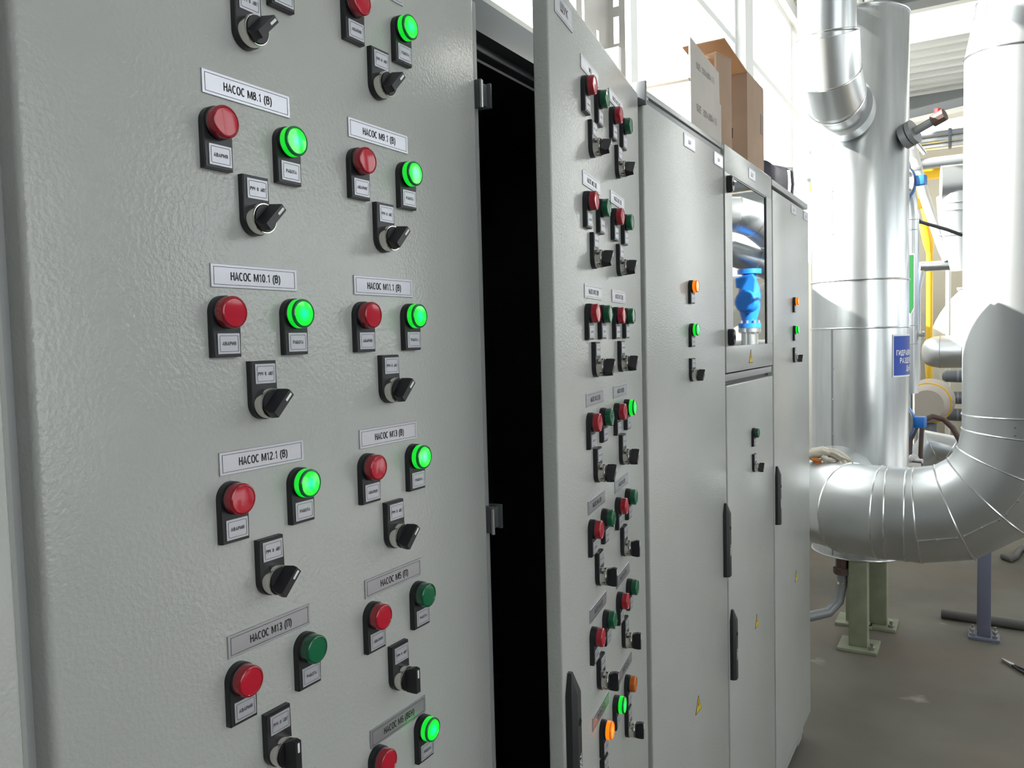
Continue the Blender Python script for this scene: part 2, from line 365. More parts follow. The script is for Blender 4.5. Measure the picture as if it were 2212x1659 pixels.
# right and back wall, out of frame; right windows added to light the doors
XR = 5.0
rw = MB()
FILL_WINS = ((-2.6, -.4, 1.2, 4.3), (0, 1.6, 1.2, 4.3), (3.2, 5.8, 2.4, 4.4), (6.4, 9.0, 2.4, 4.4), (9.6, 12, 2.4, 4.4))
yy = -4.2
for y0, y1, z0, z1 in FILL_WINS:
    rw.box(XR, XR+.2, yy, y0, 0, CEIL+.2).box(XR, XR+.2, y0, y1, 0, z0).box(XR, XR+.2, y0, y1, z1, CEIL+.2); yy = y1
rw.box(XR, XR+.2, yy, 13.2, 0, CEIL+.2)
struct('wall_right', rw, 'wallgrey')
for y0, y1, z0, z1 in FILL_WINS:
    wn += 1; f = MB(); t = .06; xa, xb = XR+.07, XR+.13
    f.box(xa, xb, y0, y0+t, z0, z1).box(xa, xb, y1-t, y1, z0, z1).box(xa, xb, y0+t, y1-t, z0, z0+t).box(xa, xb, y0+t, y1-t, z1-t, z1).box(xa, xb, (y0+y1)/2-t/2, (y0+y1)/2+t/2, z0+t, z1-t)
    w = struct('window_%d' % wn, f, 'wall')
    link('pane', MB().box(XR+.097, XR+.103, y0+t, y1-t, z0+t, z1-t).mesh('pane', 'pane', 0), w)
struct('wall_back', MB().box(-1.2, XR+.2, -4.4, -4.2, 0, CEIL+.2), 'wallgrey')
# far wall: beige sandwich panels under a window strip and a grey fascia
YF = 12.5
fwm = MB(); WX0, WX1, WZ0, WZ1 = 1.5, 4.8, 2.5, 4.2  # hidden window added to throw glare on the cabinet doors
for k in range(7):
    x0, x1 = -1.2+.9*k, -1.2+.9*(k+1)-.02
    if x0 < WX0-.01: fwm.box(x0, x1, YF, YF+.15, 0, 4.28, .008)
    else: fwm.box(x0, x1, YF, YF+.15, 0, WZ0, .008).box(x0, x1, YF, YF+.15, WZ1, 4.28, .008)
fwm.box(-1.2, XR, YF+.02, YF+.15, 0, WZ0).box(-1.2, WX0, YF+.02, YF+.15, WZ0, 4.28).box(WX0, XR, YF+.02, YF+.15, WZ1, 4.28).box(WX1, XR, YF+.02, YF+.15, WZ0, WZ1)
struct('wall_far', fwm, 'wallfar')
struct('trim_1', MB().box(-1.2, XR, YF-.03, YF+.15, 4.55, CEIL+.2), 'midpipe')
wn += 1; t = .06; f = MB().box(WX0, WX0+t, YF+.06, YF+.12, WZ0, WZ1).box(WX1-t, WX1, YF+.06, YF+.12, WZ0, WZ1).box(WX0+t, WX1-t, YF+.06, YF+.12, WZ0, WZ0+t).box(WX0+t, WX1-t, YF+.06, YF+.12, WZ1-t, WZ1)
w = struct('window_%d' % wn, f, 'wall')
link('pane', MB().box(WX0+t, WX1-t, YF+.087, YF+.093, WZ0+t, WZ1-t).mesh('pane', 'pane', 0), w)
wn += 1
w = struct('window_%d' % wn, MB().box(-1.2, XR, YF+.05, YF+.1, 4.28, 4.31).box(-1.2, XR, YF+.05, YF+.1, 4.52, 4.55), 'wall')
link('pane', MB().box(-1.2, XR, YF+.07, YF+.076, 4.31, 4.52).mesh('pane', 'pane', 0), w)
# roof deck: corrugated sheet running across the hall, with a strip rooflight
def corrugated(y0, y1, pitch=.30, h=.13):
    mb = MB(); n = int((y1-y0)/pitch); poly = []
    for i in range(n):
        a = y0+i*pitch; poly += [(a, CEIL), (a+pitch*.45, CEIL), (a+pitch*.55, CEIL-h), (a+pitch*.9, CEIL-h)]
    poly += [(y0+n*pitch, CEIL), (y0+n*pitch, CEIL+.06), (y0, CEIL+.06)]
    mb.prism(poly, -1.2, XR+.2, 'x'); return mb
struct('ceiling', corrugated(10.2, 12.6), 'roof')
struct('ceiling.001', corrugated(-4.2, 9.5), 'roof')
wn += 1
w = struct('window_%d' % wn, MB().box(-1.2, XR, 9.50, 9.56, CEIL-.13, CEIL+.06).box(-1.2, XR, 10.14, 10.2, CEIL-.13, CEIL+.06), 'wall')
link('pane', MB().box(-1.2, XR, 9.56, 10.14, CEIL+.02, CEIL+.03).mesh('pane', 'pane', 0), w)
struct('trim_2', MB().box(-1.0, XR, 8.5, 8.62, 4.72, 4.87).box(-1.0, XR, 8.45, 8.67, 4.70, 4.72), 'darkpipe')          # purlin with a perforated channel
struct('trim_3', MB().prism([(-1, 4.30), (XR, 4.92), (XR, 4.80), (-1, 4.18)], 11.2, 11.35, 'y'), 'midpipe')               # sloping truss chord
struct('trim_4', MB().prism([(-1, 4.18), (XR, 4.80), (XR, 4.74), (-1, 4.12)], 11.15, 11.4, 'y'), 'pinkpipe')

# ================================================================== cabinets
TH = math.radians(9.9)                # how far the second door stands open
EDGES = [-.290, .3045, .922, 1.525, 2.118, 2.681, 3.318]
ZB, ZD, ZT = .106, 2.128, 2.152       # door bottom, door top, roof
DEPTH = -.47
def cabinet_body(y0, y1, m='paint'):
    mb = MB(); t = .004
    mb.box(DEPTH, -.024, y0, y0+t, ZB, ZT-.012).box(DEPTH, -.024, y1-t, y1, ZB, ZT-.012)
    mb.box(DEPTH, DEPTH+.004, y0+t, y1-t, ZB, ZT-.012).box(DEPTH, -.024, y0+t, y1-t, ZB, ZB+.01)
    mb.box(DEPTH, -.024, y0+t, y1-t, ZT-.02, ZT-.012)
    return mb
def frame(y0, y1):
    mb = MB(); w = .024; xa, xb = -.05, -.024
    mb.box(xa, xb, y0+.004, y0+.004+w, ZB+.01, ZT-.02).box(xa, xb, y1-.004-w, y1-.004, ZB+.01, ZT-.02)
    mb.box(xa, xb, y0+.004+w, y1-.004-w, 2.085, ZT-.02).box(xa, xb, y0+.004+w, y1-.004-w, ZB+.01, ZB+.04)
    mb.box(xa-.05, xa, y0+.004, y1-.004, 2.075, 2.10, .003)
    return mb
def handle_parts(door, yc, z0, z1, logo=True):
    """long black swing handle with a wedge top, key hole and maker's lettering"""
    w = .015
    mb = MB(); zt = z1-.028
    sec = [(-w, 0), (-w, .009), (-w*.55, .0155), (w*.6, .0155), (w, .008), (w, 0)]
    rows = [(z0, 1), (z0+.004, 1), (zt, 1)]
    bm = mb.bm; rings = []
    for z, k in rows: rings.append([bm.verts.new((x*k, yc+y, z)) for y, x in sec])
    rings.append([bm.verts.new((min(x, .006) if x > 0 else 0, yc+y*.25, z1)) for y, x in sec])
    for A, B in zip(rings, rings[1:]):
        for i in range(len(sec)): bm.faces.new((A[i], A[(i+1) % len(sec)], B[(i+1) % len(sec)], B[i]))
    bm.faces.new(rings[0][::-1]); bm.faces.new(rings[-1])
    h = part('handle', mb, 'blackmat', door, 30); h['label'] = 'black plastic swing handle'
    zk = z0+(z1-z0)*.66
    k = MB().lathe([(.0150, .0052), (.0165, .0052), (.0165, .0038), (.0148, .0036), (.0148, 0)], 'x', 20, c=(0, yc+.001, zk))
    part('keyhole', k, 'ink', h)
    if logo:
        me = text_mesh('УЗОЛА', .030, .009, 'white', .0159, rot=True)
        link('lettering', me, h, (0, yc+.001, z0+(z1-z0)*.36))
    return h
def cabinet(i, label, feet=False):
    y0, y1 = EDGES[i], EDGES[i+1]
    c = thing('control_cabinet', label, 'cabinet', (0, y0, 0), 0, 'row of grey control cabinets')
    sh = lambda mb: mb
    def P(name, mb, m, par=c, smooth=35):
        for v in mb.bm.verts: v.co.y -= y0
        return part(name, mb, m, par, smooth)
    P('body', cabinet_body(y0, y1), 'paint'); P('front_frame', frame(y0, y1), 'darkpipe' if i == 2 else 'paint_dark')  # second cabinet's frame coloured darker for the shade behind its door
    P('top_cover', MB().box(DEPTH, -.05 if i == 2 else -.003, y0+.002, y1-.002, ZT-.012, ZT, .002), 'paint')
    P('plinth', MB().box(DEPTH+.02, -.03, y0+.001, y1-.001, .012, ZB).box(DEPTH+.02, -.03, y0+.03, y0+.11, 0, .012).box(DEPTH+.02, -.03, y1-.11, y1-.03, 0, .012), 'paint_dark')
    return c, P, y0
def door_mesh(y0, y1, z0, z1, t=.022, bev=.004): return MB().box(-t, 0, y0, y1, z0, z1, bev, seg=3)
# nearest sliver of a cabinet at the left edge
c0, P, y0 = cabinet(0, 'grey cabinet showing only a sliver at the left edge of the photo')
P('door', door_mesh(-.28, .2945, ZB, ZD), 'paint')
# cabinet 1: the near closed door full of lamps
c1, P, y0 = cabinet(1, 'nearest grey cabinet with a closed door carrying two columns of lamps')
P('door', door_mesh(.314, .917, ZB, ZD, .036, .007), 'paint')
# cabinet 2: open door, dark inside
c2, P, y0 = cabinet(2, 'grey cabinet with its lamp-covered door ajar and a dark interior')
P('shade_lining', MB().box(DEPTH+.005, DEPTH+.01, .93, 1.518, ZB+.012, 2.07).box(DEPTH+.01, -.052, .927, .93, ZB+.012, 2.07).box(DEPTH+.01, -.052, 1.517, 1.52, ZB+.012, 2.07).box(DEPTH+.01, -.052, .93, 1.517, 2.06, 2.064), 'inside')  # dark sheets over the grey walls, shade put into their colour
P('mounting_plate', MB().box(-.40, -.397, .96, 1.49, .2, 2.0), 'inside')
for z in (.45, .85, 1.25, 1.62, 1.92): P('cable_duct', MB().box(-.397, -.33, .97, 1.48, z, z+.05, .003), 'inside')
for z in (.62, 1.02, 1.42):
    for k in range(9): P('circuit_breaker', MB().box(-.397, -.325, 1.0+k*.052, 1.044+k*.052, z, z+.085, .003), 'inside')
P('jamb_strip', MB().box(-.030, -.008, .9225, .9335, ZB+.01, 2.11, .001), 'paint_dark')
for zc, nm in ((1.985, 'catch'), (1.40, 'catch')):
    k = P(nm, MB().box(-.022, .004, .9225, .928, zc-.019, zc+.019, .0015).box(-.022, .0, .928, .948, zc-.014, zc+.016, .0015).box(-.022, .005, .944, .949, zc-.016, zc+.018, .001), 'darkpipe')
    pin = part('pin', MB().lathe([(zc-.02, .0028), (zc+.016, .0028)], 'z', 14, c=(.004, .9235-y0, 0)), 'bolt', k)
# the ajar door: built along +y from its free edge, hinged at its far edge
YH = 1.517; W = .59
door_org = Vector((W*math.sin(TH), YH-W*math.cos(TH), 0))
def on_door(v, z, x=0):   # point on the ajar door: v from the free edge
    return (door_org.x - math.sin(TH)*v + math.cos(TH)*x, door_org.y + math.cos(TH)*v + math.sin(TH)*x, z)
d2 = link('door', MB().box(-.022, 0, 0, .575, ZB, ZD, .003, seg=3).mesh('door', 'paint'), c2, (door_org.x, door_org.y-y0, 0), TH)
d2['label'] = 'lamp-covered door standing ajar'
handle_parts(d2, .024, .985, 1.188)
# cabinet 3
c3, P, y0 = cabinet(3, 'grey cabinet under the open white-sided carton, with one orange lamp')
d = P('door', door_mesh(1.536, 2.114, ZB, 2.124), 'paint')
P('hinge_bracket', MB().box(-.018, .010, 1.526, 1.534, 2.112, 2.160, .002).box(-.03, .003, 1.536, 1.56, 2.127, 2.134, .001), 'darkpipe')
P('seal_strip', MB().box(-.022, -.006, 1.53, 2.112, 2.1255, 2.137, .001), 'darkpipe')
h = handle_parts(d, 2.090-y0, 1.003, 1.200)
# cabinet 4: framed glass door above, plain door below
c4, P, y0 = cabinet(4, 'grey cabinet with a mirror-like window in its upper door')
A, B = 2.127, 2.675
ud = P('upper_door', MB().box(-.022, 0, A, B, 2.083, ZT+.003, .002).box(-.022, 0, A, B, 1.546, 1.618, .002).box(-.022, 0, A, 2.197, 1.618, 2.083).box(-.022, 0, 2.604, B, 1.618, 2.083), 'paint')
part('glass_pane', MB().box(-.014, -.004, 2.196-y0, 2.605-y0, 1.617, 2.084), 'glass', ud, 0)
part('glass_gasket', MB().box(-.005, -.002, 2.599-y0, 2.6045-y0, 1.618, 2.083).box(-.005, -.002, 2.197-y0, 2.599-y0, 2.079, 2.083), 'black', ud, 0)
for zc in (2.052, 1.642):
    hk = part('lock', MB().prism([(2.152+.012*math.cos(a)-y0, zc+(.012 if math.sin(a) > 0 else -.012)+.011*math.sin(a)) for a in [2*PI*k/24 for k in range(24)]], 0, .016, 'x', bev=.003), 'black', ud)
    part('keyhole', MB().lathe([(.0155, .006), (.0172, .006), (.0172, .0045), (.0162, .0043), (.0162, 0)], 'x', 18, c=(0, 2.153-y0, zc)), 'ink', hk)
P('middle_rail', MB().box(-.022, -.004, A, B, 1.523, 1.542, .001), 'paint_dark')
P('rail_shadow_gap', MB().box(-.03, -.018, A, B, 1.508, 1.523), 'black')
ld = P('lower_door', door_mesh(A, B, ZB, 1.512), 'paint')
handle_parts(ld, 2.146-y0, .700, .893)
# cabinet 5: far end
c5, P, y0 = cabinet(5, 'far end grey cabinet with the dark bag on top')
d = P('door', door_mesh(2.692, 3.316, ZB, 2.120), 'paint')
P('top_rail', MB().box(-.024, -.001, 2.688, 3.310, 2.132, ZT, .001), 'paint_dark')
P('side_panel', MB().box(DEPTH, -.024, 3.318, 3.330, ZB, ZT-.004, .002), 'paint')
handle_parts(d, 2.712-y0, 1.010, 1.205)

# ================================================================== door devices
_mesh = {}
def cached(key, fn):
    if key not in _mesh: _mesh[key] = fn()
    return _mesh[key]
def holder_poly(flip):
    r = .0152; pts = [(r*math.cos(a), r*math.sin(a)) for a in [PI*k/20 for k in range(21)]] + [(-.0152, -.040), (.0152, -.040)]
    return [(-y, -z) for y, z in pts] if flip else pts
def legend_mesh(): return MB().box(.0068, .0076, -.0122, .0122, -.0093, .0093, .0003, seg=1).mesh('legend_plate', 'legend')
def legend_print(txt):
    mb = MB(); frame_lines(mb, .0205, .0145, .00035, .00785, .0012)
    merge_text(mb, text_mesh(txt, {'АВАРИЯ': .0150, 'РАБОТА': .0135}.get(txt, .0178), .0032, 'ink', .00785))
    return mb.mesh('lettering', 'ink', 0)
LENS = {'red': ('red', 'redrim', 'redrim'), 'green': ('green', 'greenrim', 'greenrim'), 'orange': ('orange', 'orangerim', 'orangerim'),
        'green_on': ('green_on', 'greenrim_on', 'greenedge_on'), 'orange_on': ('orange_on', 'orangerim_on', 'orangeedge_on')}
def lens_mesh(kind):
    a, b, e = LENS[kind]; mb = MB(); R = .0143
    side = [(.0095, .0136), (.0100, R), (.0160, R)]
    edge = [(.0160, R), (.0178, R-.0002), (.0187, R-.0010), (.0190, R-.0020), (.0184, R-.0026)]
    face = [(.0184, R-.0026), (.0187, .0070), (.0188, 0)]
    mb.lathe(side, 'x', 48, b); mb.lathe(edge, 'x', 48, e); mb.lathe(face, 'x', 48, a)
    # drop the inner caps the three open profiles came with
    bad = [f for f in mb.bm.faces if len(f.verts) > 4]
    bmesh.ops.delete(mb.bm, geom=bad, context='FACES'); bmesh.ops.remove_doubles(mb.bm, verts=mb.bm.verts, dist=1e-6)
    return mb.mesh('lens', None, 40)
WORD = {'red': 'unlit red', 'green': 'unlit green', 'orange': 'unlit orange', 'green_on': 'glowing green', 'orange_on': 'glowing orange'}
def lamp(loc, rz, kind, txt, label, group):
    t = thing('indicator_lamp', label, 'indicator lamp', loc, rz, group)
    link('holder', cached('holder', lambda: MB().prism(holder_poly(False), 0, .0068, 'x', bev=.0008).mesh('holder', 'black')), t)
    lg = link('legend_plate', cached('legend', legend_mesh), t, (0, .001, -.0278))
    link('lettering', cached(('print', txt), lambda: legend_print(txt)), lg)
    link('collar', cached('collar', lambda: MB().lathe([(.0066, .0146), (.0098, .0146), (.0104, .0136), (.0104, .010)], 'x', 40).mesh('collar', 'black')), t)
    link('lens', cached(('lens', kind), lambda: lens_mesh(kind)), t)
    return t
def knob_mesh():
    mb = MB()
    mb.lathe([(.0162, .0127), (.0180, .0127), (.0186, .0122), (.0186, 0)], 'x', 40)
    # paddle: tall along local z, thin across, wider at its base
    L, top = .0152, .0315
    a = [(.0184, -.0124), (.0184, .0124), (top-.005, L), (top, L-.001), (top, -L+.0015), (top-.005, -L+.0008)]
    for s0, s1 in ((1, 1),):
        vs = []
        for x, z in a:
            k = .0066 if x < .02 else .0036
            vs.append((mb.bm.verts.new((x, -k, z)), mb.bm.verts.new((x, k, z))))
        n = len(vs)
        mb.bm.faces.new([v[0] for v in vs]); mb.bm.faces.new([v[1] for v in vs][::-1])
        for i in range(n): j = (i+1) % n; mb.bm.faces.new((vs[i][0], vs[i][1], vs[j][1], vs[j][0]))
    return mb.mesh('knob', 'black', 30)
def bezel_mesh():
    mb = MB().lathe([(.0066, .0142), (.0150, .0142), (.0166, .0140), (.0172, .0136), (.0172, .0129), (.0160, .0128), (.0160, 0)], 'x', 44)
    return mb.mesh('bezel', 'chrome')
def selector(loc, rz, ang, label, group, txt='РУЧ  0  АВТ'):
    t = thing('selector_switch', label, 'selector switch', loc, rz, group)
    link('holder', cached('holder_up', lambda: MB().prism(holder_poly(True), 0, .0068, 'x', bev=.0008).mesh('holder', 'black')), t)
    lg = link('legend_plate', cached('legend', legend_mesh), t, (0, .001, .0278))
    link('lettering', cached(('print', txt), lambda: legend_print(txt)), lg)
    link('bezel', cached('bezel', bezel_mesh), t)
    k = link('knob', cached('knob', knob_mesh), t); k.rotation_euler = (-math.radians(ang), 0, 0)
    link('pointer_mark', cached('mark', lambda: MB().box(.0314, .0318, -.0012, .0012, .0035, .0128, .0006, seg=2).mesh('pointer_mark', 'white')), k)
    return t
def nameplate(loc, rz, txt, label, group, w=.1025, h=.0212, tw=None, th=.0074):
    t = thing('nameplate', label, 'nameplate', loc, rz, group)
    part('plate', cached(('plate', w, h), lambda: MB().box(0, .0014, 0, w, -h, 0, .0003, seg=1).mesh('plate', 'plate')), None, t)
    mb = MB(); frame_lines(mb, w-.006, h-.005, .0004, .0016)
    if txt: merge_text(mb, text_mesh(txt, tw or {14: .0560, 15: .0590, 13: .0515, 12: .0500}.get(len(txt), .0038*len(txt)), th, 'ink', .0016))
    me = mb.mesh('lettering', 'ink', 0); o = link('lettering', me, t, (0, w/2, -h/2))
    return t

# ---- left (closed) door
ND = 'on the nearest closed door'
ROWS1 = [  # label top z, lens z, selector plate top z, (text, green lit, knob angle) for the two columns
    (2.065, 2.014, 1.978, ('', 1, 45), ('', 1, 45)),
    (1.894, 1.847, 1.8075, ('НАСОС М8.1 (В)', 1, 45), ('НАСОС М9.1 (В)', 1, 45)),
    (1.7248, 1.681, 1.636, ('НАСОС М10.1 (В)', 1, 45), ('НАСОС М11.1 (В)', 1, 45)),
    (1.5556, 1.5135, 1.4675, ('НАСОС М12.1 (В)', 1, 45), ('НАСОС М13 (В)', 1, 45)),
    (1.3879, 1.346, 1.2995, ('НАСОС М13 (П)', 0, 0), ('НАСОС М5 (П)', 0, 0)),
    (1.2167, 1.180, 1.131, ('', 1, 0), ('НАСОС М5 (ВЕН)', 1, 0))]
LAT = {'НАСОС М8.1 (В)': 'M8.1', 'НАСОС М9.1 (В)': 'M9.1', 'НАСОС М10.1 (В)': 'M10.1', 'НАСОС М11.1 (В)': 'M11.1', 'НАСОС М12.1 (В)': 'M12.1', 'НАСОС М13 (В)': 'M13 with a B', 'НАСОС М13 (П)': 'M13 with a П', 'НАСОС М5 (П)': 'M5 with a П', 'НАСОС М5 (ВЕН)': 'M5 with BEH'}
for ri, (zt, zl, zs, *cols) in enumerate(ROWS1):
    for ci, (txt, lit, ang) in enumerate(cols):
        y0 = (.4720, .6585)[ci]
        if ri == 5 and ci == 0:
            nameplate((0, y0, zt), 0, '', 'silver nameplate just cut by the bottom edge, left column of the nearest door', 'nameplates on the nearest door'); continue
        where = 'under the plate reading %s' % LAT[txt] if txt else 'cut by the top edge, %s column of the nearest door' % ('left', 'right')[ci]
        nameplate((0, y0, zt), 0, txt, ('silver nameplate reading pump %s, on the nearest closed door' % LAT[txt]) if txt else 'silver nameplate cut by the top edge, %s column of the nearest door' % ('left', 'right')[ci], 'nameplates on the nearest door')
        lamp((0, y0+.0105, zl), 0, 'red', 'АВАРИЯ', 'round unlit red lamp %s' % where, 'red lamps on the nearest door')
        lamp((0, y0+.0940, zl), 0, 'green_on' if lit else 'green', 'РАБОТА', 'round %s green lamp %s' % ('glowing' if lit else 'unlit', where), 'green lamps on the nearest door')
        if ri < 5: selector((0, y0+.0510, zs-.0395), 0, ang, 'black selector knob %s' % where, 'selector switches on the nearest door')
# ---- the ajar door
ROWS2 = [(2.0705, 0, 0, 'М6.2', 'НАСОС М7.2 (В)'), (1.8998, 0, 0, 'НАСОС М8.2 (В)', 'НАСОС М9.2 (В)'), (1.7315, 0, 0, 'НАСОС М10.2 (В)', 'НАСОС М11.2 (В)'), (1.5662, 0, 1, 'НАСОС М12.2 (В)', 'НАСОС М13 (В)'),
         (1.4025, 0, 0, 'НАСОС М14 (П)', 'НАСОС М15 (П)'), (1.2360, 0, 0, 'НАСОС М16 (П)', 'НАСОС М17 (П)')]
ORD = ['top', 'second', 'third', 'fourth', 'fifth', 'sixth', 'bottom']; COLN = ('left', 'right')
for ri, (zt, g0, g1, ta, tb) in enumerate(ROWS2):
    drift = .158-.0025*ri
    for ci in (0, 1):
        v0 = drift-.0045+.1755*ci; lit = (g0, g1)[ci]; w = '%s row of the %s column on the ajar door' % (ORD[ri], COLN[ci])
        dv = .0025
        nameplate(on_door(v0, zt), TH, (ta, tb)[ci], 'silver nameplate in the '+w, 'nameplates on the ajar door')
        lamp(on_door(v0-dv+.0152, zt-.0445), TH, 'red', 'АВАРИЯ', 'unlit red lamp in the '+w, 'red lamps on the ajar door')
        lamp(on_door(v0-dv+.0932, zt-.0440), TH, 'green_on' if lit else 'green', 'РАБОТА', '%s green lamp in the ' % ('glowing' if lit else 'unlit')+w, 'green lamps on the ajar door')
        selector(on_door(v0-dv+.0525, zt-.0883-.0395), TH, 45 if ri < 4 else 0, 'black selector knob in the '+w, 'selector switches on the ajar door')
zt = 1.0662
for ci in (0, 1):
    v0 = .1440+.179*ci; w = 'bottom row of the %s column on the ajar door' % COLN[ci]
    nameplate(on_door(v0, zt), TH, 'ВВОД', 'silver nameplate in the '+w, 'nameplates on the ajar door', tw=.05)
    lamp(on_door(v0+.0552, zt-.0430), TH, ('orange_on', 'orange')[ci], 'АВАРИЯ', '%s orange lamp in the ' % ('glowing', 'unlit')[ci]+w, 'orange lamps on the ajar door')
    selector(on_door(v0+.0552, zt-.0880-.0395), TH, 0, 'black selector knob in the '+w, 'selector switches on the ajar door')
lamp(on_door(.2892, zt-.0420), TH, 'green_on', 'РАБОТА', 'glowing green lamp between the two orange lamps low on the ajar door', 'green lamps on the ajar door')
nameplate(on_door(.028, 2.1170), TH, 'ШУК', 'silver nameplate reading ШУК at the top corner of the ajar door', 'nameplates on the ajar door', w=.083, h=.0325, tw=.036, th=.012)
# ---- cabinets 3, 4, 5
g3 = 'devices on the far cabinets'
nameplate((0, 1.790, 2.1135), 0, 'ШУ', 'blank-looking square plate high on the cabinet with the white carton', 'small square plates on the far cabinets', w=.080, h=.030, tw=.02, th=.009)
nameplate((0, 2.029, 2.1165), 0, 'ШУ', 'square plate touching the right edge of the cabinet with the white carton', 'small square plates on the far cabinets', w=.078, h=.031, tw=.02, th=.009)
nameplate((0, 2.380, 2.1355), 0, 'ЩУ', 'square plate above the mirror-like cabinet window', 'small square plates on the far cabinets', w=.076, h=.030, tw=.032, th=.012)
nameplate((0, 2.985, 2.1085), 0, 'ЩУ', 'square plate on the far end cabinet, left of its pair', 'small square plates on the far cabinets', w=.083, h=.029, tw=.032, th=.011)
nameplate((0, 3.214, 2.1130), 0, 'ШУ', 'square plate at the right edge of the far end cabinet', 'small square plates on the far cabinets', w=.083, h=.029, tw=.032, th=.011)
lamp((0, 1.8215, 1.7640), 0, 'orange_on', 'СЕТЬ', 'glowing orange lamp on the cabinet under the white carton', g3)
lamp((0, 1.8215, 1.6630), 0, 'green_on', 'РАБОТА', 'glowing green lamp on the cabinet under the white carton', g3)
selector((0, 1.8210, 1.5565), 0, 45, 'black selector knob on the cabinet under the white carton', g3)
lamp((0, 2.4010, 1.3535), 0, 'green', 'РАБОТА', 'unlit green lamp below the mirror-like cabinet window', g3)
selector((0, 2.4060, 1.2495), 0, 45, 'black selector knob below the mirror-like cabinet window', g3)
lamp((0, 3.0145, 1.7640), 0, 'orange_on', 'СЕТЬ', 'glowing orange lamp on the far end cabinet', g3)
lamp((0, 3.0145, 1.6610), 0, 'green_on', 'РАБОТА', 'glowing green lamp on the far end cabinet', g3)
selector((0, 3.0145, 1.5565), 0, 45, 'black selector knob on the far end cabinet', g3)
def warning(y, z, label, s=.046):
    t = thing('warning_sign', label, 'warning sign', (0, y, z), 0, 'yellow warning triangles')
    h = s*.87
    part('border', MB().prism([(0, 0), (s, 0), (s/2, h)], 0, .0006, 'x'), 'ink', t, 0)
    q = part('field', MB().prism([(.004, .0022), (s-.004, .0022), (s/2, h-.0042)], .0006, .0009, 'x'), 'warn', t, 0)
    part('lightning_bolt', MB().prism([(s*.52, .030), (s*.40, .016), (s*.49, .017), (s*.44, .006), (s*.60, .020), (s*.51, .019), (s*.57, .030)], .0009, .0011, 'x'), 'ink', q, 0)
warning(1.822, .733, 'yellow warning triangle low on the cabinet under the white carton')
warning(2.365, 1.564, 'yellow warning triangle right under the mirror-like cabinet window')
warning(2.411, .750, 'yellow warning triangle low on the cabinet with the mirror-like window')
warning(3.014, .725, 'yellow warning triangle low on the far end cabinet')

# ================================================================== on top of the cabinets
def sheet(mb, p, q, r, t=.004, m=None):
    """thin board with corners p, q, r and p+(r-q), thickness t along its normal"""
    p, q, r = Vector(p), Vector(q), Vector(r); s = p+r-q; n = (q-p).cross(r-q).normalized()*t
    vs = [mb.bm.verts.new(a) for a in (p, q, r, s)]; ws = [mb.bm.verts.new(a+n) for a in (p, q, r, s)]
    fs = [mb.bm.faces.new(vs[::-1]), mb.bm.faces.new(ws)]
    for i in range(4): j = (i+1) % 4; fs.append(mb.bm.faces.new((vs[i], vs[j], ws[j], ws[i])))
    mb._setm(fs, m); return mb
ZC = ZT+.001
c = thing('carton', 'open carton with white end and grey printed side, flap upright', 'box', (-.005, 1.862, ZC), 0, 'cartons on the cabinets')
XA, L1, H1 = -.30, .255, .100
part('grey_side', MB().box(-.004, 0, 0, L1, 0, H1), 'cardgrey', c)
fl = part('upright_flap', MB().prism([(0, H1), (L1-.012, H1), (L1-.018, H1+.078), (.012, H1+.098), (0, H1+.098)], -.004, 0, 'x'), 'cardgrey', c)
part('white_end', MB().box(XA, -.004, 0, .004, 0, H1), 'whitecard', c)
part('far_end', MB().box(XA, -.004, L1-.004, L1, 0, H1), 'cardgrey', c)
part('back_side', MB().box(XA-.004, XA, 0, L1, 0, H1), 'cardgrey', c)
part('bottom', MB().box(XA, -.004, .004, L1-.004, 0, .004), 'cardgrey', c)
part('end_rim', MB().box(XA, -.004, -.003, .004, H1, H1+.004), 'card', c)
link('lettering', text_mesh('SIZE: 320×280×115', .17, .017, 'cardink', .0006, bold=.10), c, (0, .128, .045))
link('lettering', text_mesh('SIZE: 320×280×115', .15, .015, 'cardink', .0006, bold=.10), fl, (0, .118, H1+.045))
c = thing('carton', 'brown carton with handle slots and an open flap toward the camera', 'box', (-.006, 2.395, ZT+.004), 0, 'cartons on the cabinets')
L2, H2, X2 = .205, .262, -.26
part('side', MB().box(-.004, 0, 0, L2, 0, H2), 'card', c)
fr = part('front', MB().box(X2, -.004, 0, .004, 0, H2), 'card', c)
part('back', MB().box(X2, -.004, L2-.004, L2, 0, H2), 'card', c)
part('far_side', MB().box(X2-.004, X2, 0, L2, 0, H2), 'card', c)
part('bottom', MB().box(X2, -.004, .004, L2-.004, 0, .004), 'card', c)
mb = MB(); sheet(mb, (-.115, 0, H2), (0, 0, H2), (0, -.235, H2+.022), .004); part('open_flap', mb, 'cardflap', c)
for x0, z0 in ((-.070, .170), (-.068, .075)):
    s = MB(); s.box(x0, x0+.025, -.0008, 0, z0, z0+.005).box(x0, x0+.025, -.0008, 0, z0+.024, z0+.029).box(x0+.020, x0+.025, -.0008, 0, z0, z0+.029)
    part('hand_slot', s, 'ink', fr, 0)
part('hand_hole', MB().box(0, .0008, .160, .185, .115, .175), 'cardink', c, 0)
t = thing('cardboard_sheet', 'narrow brown cardboard sheet standing between the two cartons', 'cardboard', (-.02, 2.130, ZT+.004), math.radians(-12))
part('sheet', MB().box(-.006, 0, 0, .085, 0, .238, .001), 'card', t)
part('bent_rim', MB().box(-.03, 0, 0, .085, .238, .243, .001), 'card', t)
t = thing('foam_board', 'white foam board standing upright behind the ajar door top', 'board', (-.42, 1.64, ZC))
part('board', MB().box(0, .325, 0, .012, 0, .128, .001), 'whitecard', t); part('edge_tape', MB().box(.3245, .3265, -.0005, .0125, 0, .128), 'whitecard', t)
